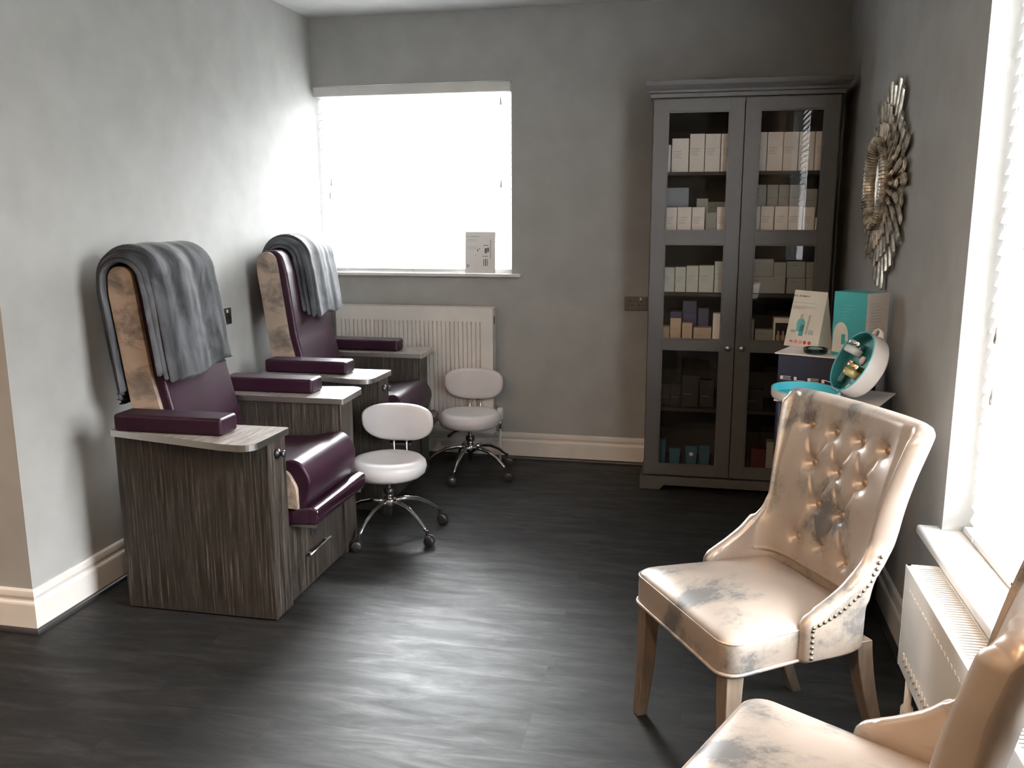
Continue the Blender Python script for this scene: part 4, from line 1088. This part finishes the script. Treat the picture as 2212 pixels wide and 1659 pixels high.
# oval vanity case
def vanity():
    t = thing('vanity_case', 'open oval white vanity case with aqua lining on the lower white top', 'case', (.395, 3.245, ZL+.001))
    hd = Vector((-.20, .98, 0)).normalized(); nr = Vector((hd.y, -hd.x, 0))
    a_, b_ = .138, .116           # half length along hinge, half width
    def ovalshell(name, c, ax, ay, az, depth, wall, mo, mi, parent):
        """open tray: az is the opening direction"""
        n = 56; bm = bmesh.new(); rows = []
        prof = [(0, 0, 0), (.93, 0, 0), (.985, .006, 0), (1, .014, 0), (1, depth, 0), (.955, depth, 1), (.945, wall, 1), (0, wall, 1)]
        for k, z, _ in prof:
            if k == 0: rows.append([bm.verts.new(c+az*z)])
            else: rows.append([bm.verts.new(c+ax*(a_*k*math.cos(2*PI*i/n))+ay*(b_*k*math.sin(2*PI*i/n))+az*z) for i in range(n)])
        for j, (p, q) in enumerate(zip(rows, rows[1:])):
            for i in range(n):
                vv = [p[i % len(p)], p[(i+1) % len(p)], q[(i+1) % len(q)], q[i % len(q)]]; vv = [v for k, v in enumerate(vv) if v not in vv[:k]]
                if len(vv) > 2: f = bm.faces.new(vv); f.material_index = 1 if j >= 5 else 0
        o = obj(name, bm, [mo, mi], parent, smooth=True, bevel=.0015, seg=2)
        bm = bmesh.new(); tube(bm, [c+ax*(a_*.98*math.cos(2*PI*i/n))+ay*(b_*.98*math.sin(2*PI*i/n))+az*depth for i in range(n+1)], .0028, 8, False)
        obj('rim_piping', bm, m_teal, o, smooth=True)
        return o
    c0 = Vector((0, 0, 0)); lid = ovalshell('lid', c0, hd, nr, Vector((0, 0, 1)), .036, .010, m_case, m_aqua, t)
    obj('lid_print', LA([(0, 0), (.040, 0), (.040, .001), (0, .001)], 28, Matrix.Translation((.02, -.02, .0105))), m_plate, lid)
    lean = math.radians(27); hinge = c0+nr*(b_-.010)+Vector((0, 0, .034))
    u = nr*math.sin(lean)+Vector((0, 0, 1))*math.cos(lean); w = nr*math.cos(lean)-Vector((0, 0, 1))*math.sin(lean)
    dp = .066; ctr = hinge+u*b_
    base = ovalshell('base', ctr+w*dp, hd, u, -w, dp, .030, m_case, m_tealin, t)
    obj('hinge', T([hinge-hd*.03, hinge+hd*.03], .004, 8), m_steel, t, smooth=True)
    # strap handle on the top of the base
    p0 = ctr+u*(b_*.99)+w*.035; bm = bmesh.new(); prevs = None
    for k in range(9):
        f = k/8; an = PI*f; pp = p0-hd*(.030*math.cos(an))+u*(.026*math.sin(an)); A = bm.verts.new(pp-w*.010+u*0); B_ = bm.verts.new(pp+w*.010)
        if prevs: bm.faces.new((prevs[0], prevs[1], B_, A))
        prevs = (A, B_)
    h_ = obj('handle', bm, m_case, t, smooth=True); sm = h_.modifiers.new('s', 'SOLIDIFY'); sm.thickness = .004; sm.offset = 0
    # contents held by the open base
    Mx = Matrix((hd, u, -w)).transposed().to_4x4()
    def pos(a, b, d): return Vector(t.location)+ctr+hd*a+u*b-w*(-dp+.030+d)
    def put(o, a, b, d):
        m = Mx.copy(); m.translation = pos(a, b, d); o.matrix_world = m
    g = 'cosmetics held inside the open vanity case'
    def jar(label, a, b, body, cap, r=.033):
        o = thing('cosmetic_jar', label, 'jar', group=g); up_ = Matrix.Rotation(-PI/2+.1, 4, 'X')
        RM = Matrix.Translation((0, 0, r)) @ Matrix.Rotation(-PI/2, 4, 'X')
        obj('jar_body', LA([(0, -.020), (r*.92, -.020), (r, -.016), (r, .004), (r*.9, .006)], 28, RM), body, o, smooth=True)
        obj('jar_lid', LA([(r*.97, .007), (r*.97, .026), (r*.93, .028), (0, .028)], 28, RM), cap, o, smooth=True)
        put(o, a, b, 0); return o
    jar('silver-lidded frosted jar, upper one in the open vanity case', .040, .042, m_pale, m_chrome)
    jar('gold-lidded amber jar, lower one in the open vanity case', -.050, -.034, m_gel, m_gold)
    o = thing('cosmetic_tube', 'slim dark green bottle with a gold cap in the open vanity case', 'bottle', group=g)
    RM = Matrix.Translation((0, 0, .012)) @ Matrix.Rotation(-PI/2, 4, 'X')
    obj('bottle_body', LA([(0, -.045), (.011, -.045), (.012, -.042), (.012, .004), (.010, .005)], 20, RM), m_green, o, smooth=True); obj('bottle_cap', LA([(.0115, .006), (.0115, .042), (.010, .044), (0, .044)], 20, RM), m_gold, o, smooth=True)
    put(o, .052, -.040, 0)
    for k, (a, b) in enumerate(((.095, .055), (-.005, .018), (-.02, -.09))):
        bm = bmesh.new(); bmesh.ops.create_icosphere(bm, subdivisions=2, radius=.016)
        for v in bm.verts: v.co *= 1+.35*noise.noise(v.co*90+Vector((k, 0, 0))); v.co.z *= .5
        o = tag(obj('cotton_tuft', bm, m_plate, None, smooth=True), ['white tissue tuft above the upper jar in the vanity case', 'white tissue tuft between the two jars in the vanity case', 'white tissue tuft at the bottom of the open vanity case'][k], 'tissue', 'white tissue tufts in the vanity case'); put(o, a, b, .006)
vanity()

# card on the rear window sill
def sill_card():
    o = tag(obj('show_card', B(-.093, .093, -.002, .002, 0, .247), m_thincard, None, loc=(-1.277, 5.172, 1.142), rot=(math.radians(-3), 0, 0)), 'upright white show card leaning on the rear window sill', 'sign')
    text('headline', 'ELEMIS', .080, m_ink, o, face_m((-.084, -.0028, .216), (1, 0, 0), (0, 0, 1)) @ Matrix.Diagonal((1, .18, 1, 1)), bold=.01)
    for k, (x, z, w, h) in enumerate([(.02, .045, .004, .040), (.030, .045, .006, .042), (.042, .045, .004, .040), (.016, .10, .010, .004), (.030, .10, .016, .004), (.028, .12, .014, .030), (.044, .128, .010, .026), (.020, .165, .030, .004), (-.018, .13, .005, .014), (-.006, .14, .004, .010), (-.03, .105, .005, .004)]): obj('printed_bottle', B(x, x+w, -.0032, -.002, z, z+h), m_ink, o)
    bm = bmesh.new()
    for z in (.20, .19, .155, .145): box(bm, -.082, -.02, -.0030, -.002, z, z+.002)
    box(bm, .060, .066, -.003, -.002, .09, .20); obj('small_print', bm, m_ink2, o)
    obj('printed_seal', LA([(.008, 0), (.010, 0), (.010, .001), (.008, .001)], 24, Matrix.Translation((-.075, -.002, .045)) @ Matrix.Rotation(PI/2, 4, 'X')), m_ink2, o)
sill_card()

# orchid at the near end of the side sill
def orchid():
    t = thing('potted_orchid', 'cream orchid in a glass pot on the side window sill, at the right edge', 'plant', (.722, 1.965, .5615))
    obj('glass_pot', LA([(0, 0), (.028, 0), (.034, .01), (.038, .06), (.036, .11), (.033, .11), (.034, .06), (.030, .012), (0, .008)], 28), m_dish, t, smooth=True)
    obj('stem', T([(0, 0, .01), (.02, -.06, .30), (.04, -.15, .62), (.02, -.22, .82), (-.04, -.24, .92), (-.09, -.235, .93)], .0032, 8), m_stem, t, smooth=True)
    for k in range(3):
        a = [.4, 2.6, 4.4][k]; bm = bmesh.new()
        def lf(u, v): x = u*.075; w = .017*math.sin(PI*min(1, u*.97+.03))*(v*2-1); return (math.cos(a)*x*.45-math.sin(a)*w, math.sin(a)*x*.45+math.cos(a)*w, .09+.10*u-.05*u*u+abs(v*2-1)*.006)
        grid(bm, lf, 10, 5); o = obj('leaf', bm, m_stem, t, smooth=True); sm = o.modifiers.new('s', 'SOLIDIFY'); sm.thickness = .002
    def flower(c, yaw, pitch, sc):
        fl = thing_child('blossom', t, c); fl.rotation_euler = (pitch, 0, yaw)
        for k, (a, L_, w) in enumerate([(PI/2, .052, .030), (PI*.98, .054, .046), (.02*PI, .054, .046), (PI*1.3, .052, .030), (PI*1.7, .052, .030)]):
            bm = bmesh.new()
            def pf(u, v):
                x = L_*sc*u; ww = w*sc*math.sin(PI*(u*.86+.12))**.7*(v-.5)*1.25
                return (math.cos(a)*x-math.sin(a)*ww, -.010*u*u+.006*(2*v-1)**2*0-.004*math.sin(PI*u), math.sin(a)*x+math.cos(a)*ww)
            grid(bm, pf, 12, 7); o = obj('petal', bm, m_petal, fl, smooth=True); sm = o.modifiers.new('s', 'SOLIDIFY'); sm.thickness = .0014
        obj('lip', LA([(0, -.006), (.007, -.004), (.009, .004), (.004, .012), (0, .013)], 14, Matrix.Rotation(PI/2, 4, 'X')), m_petal2, fl, smooth=True)
    flower((-.100, -.175, .875), .5, .1, 1.15)
    flower((-.085, -.185, .955), .3, -.1, .9)
orchid()
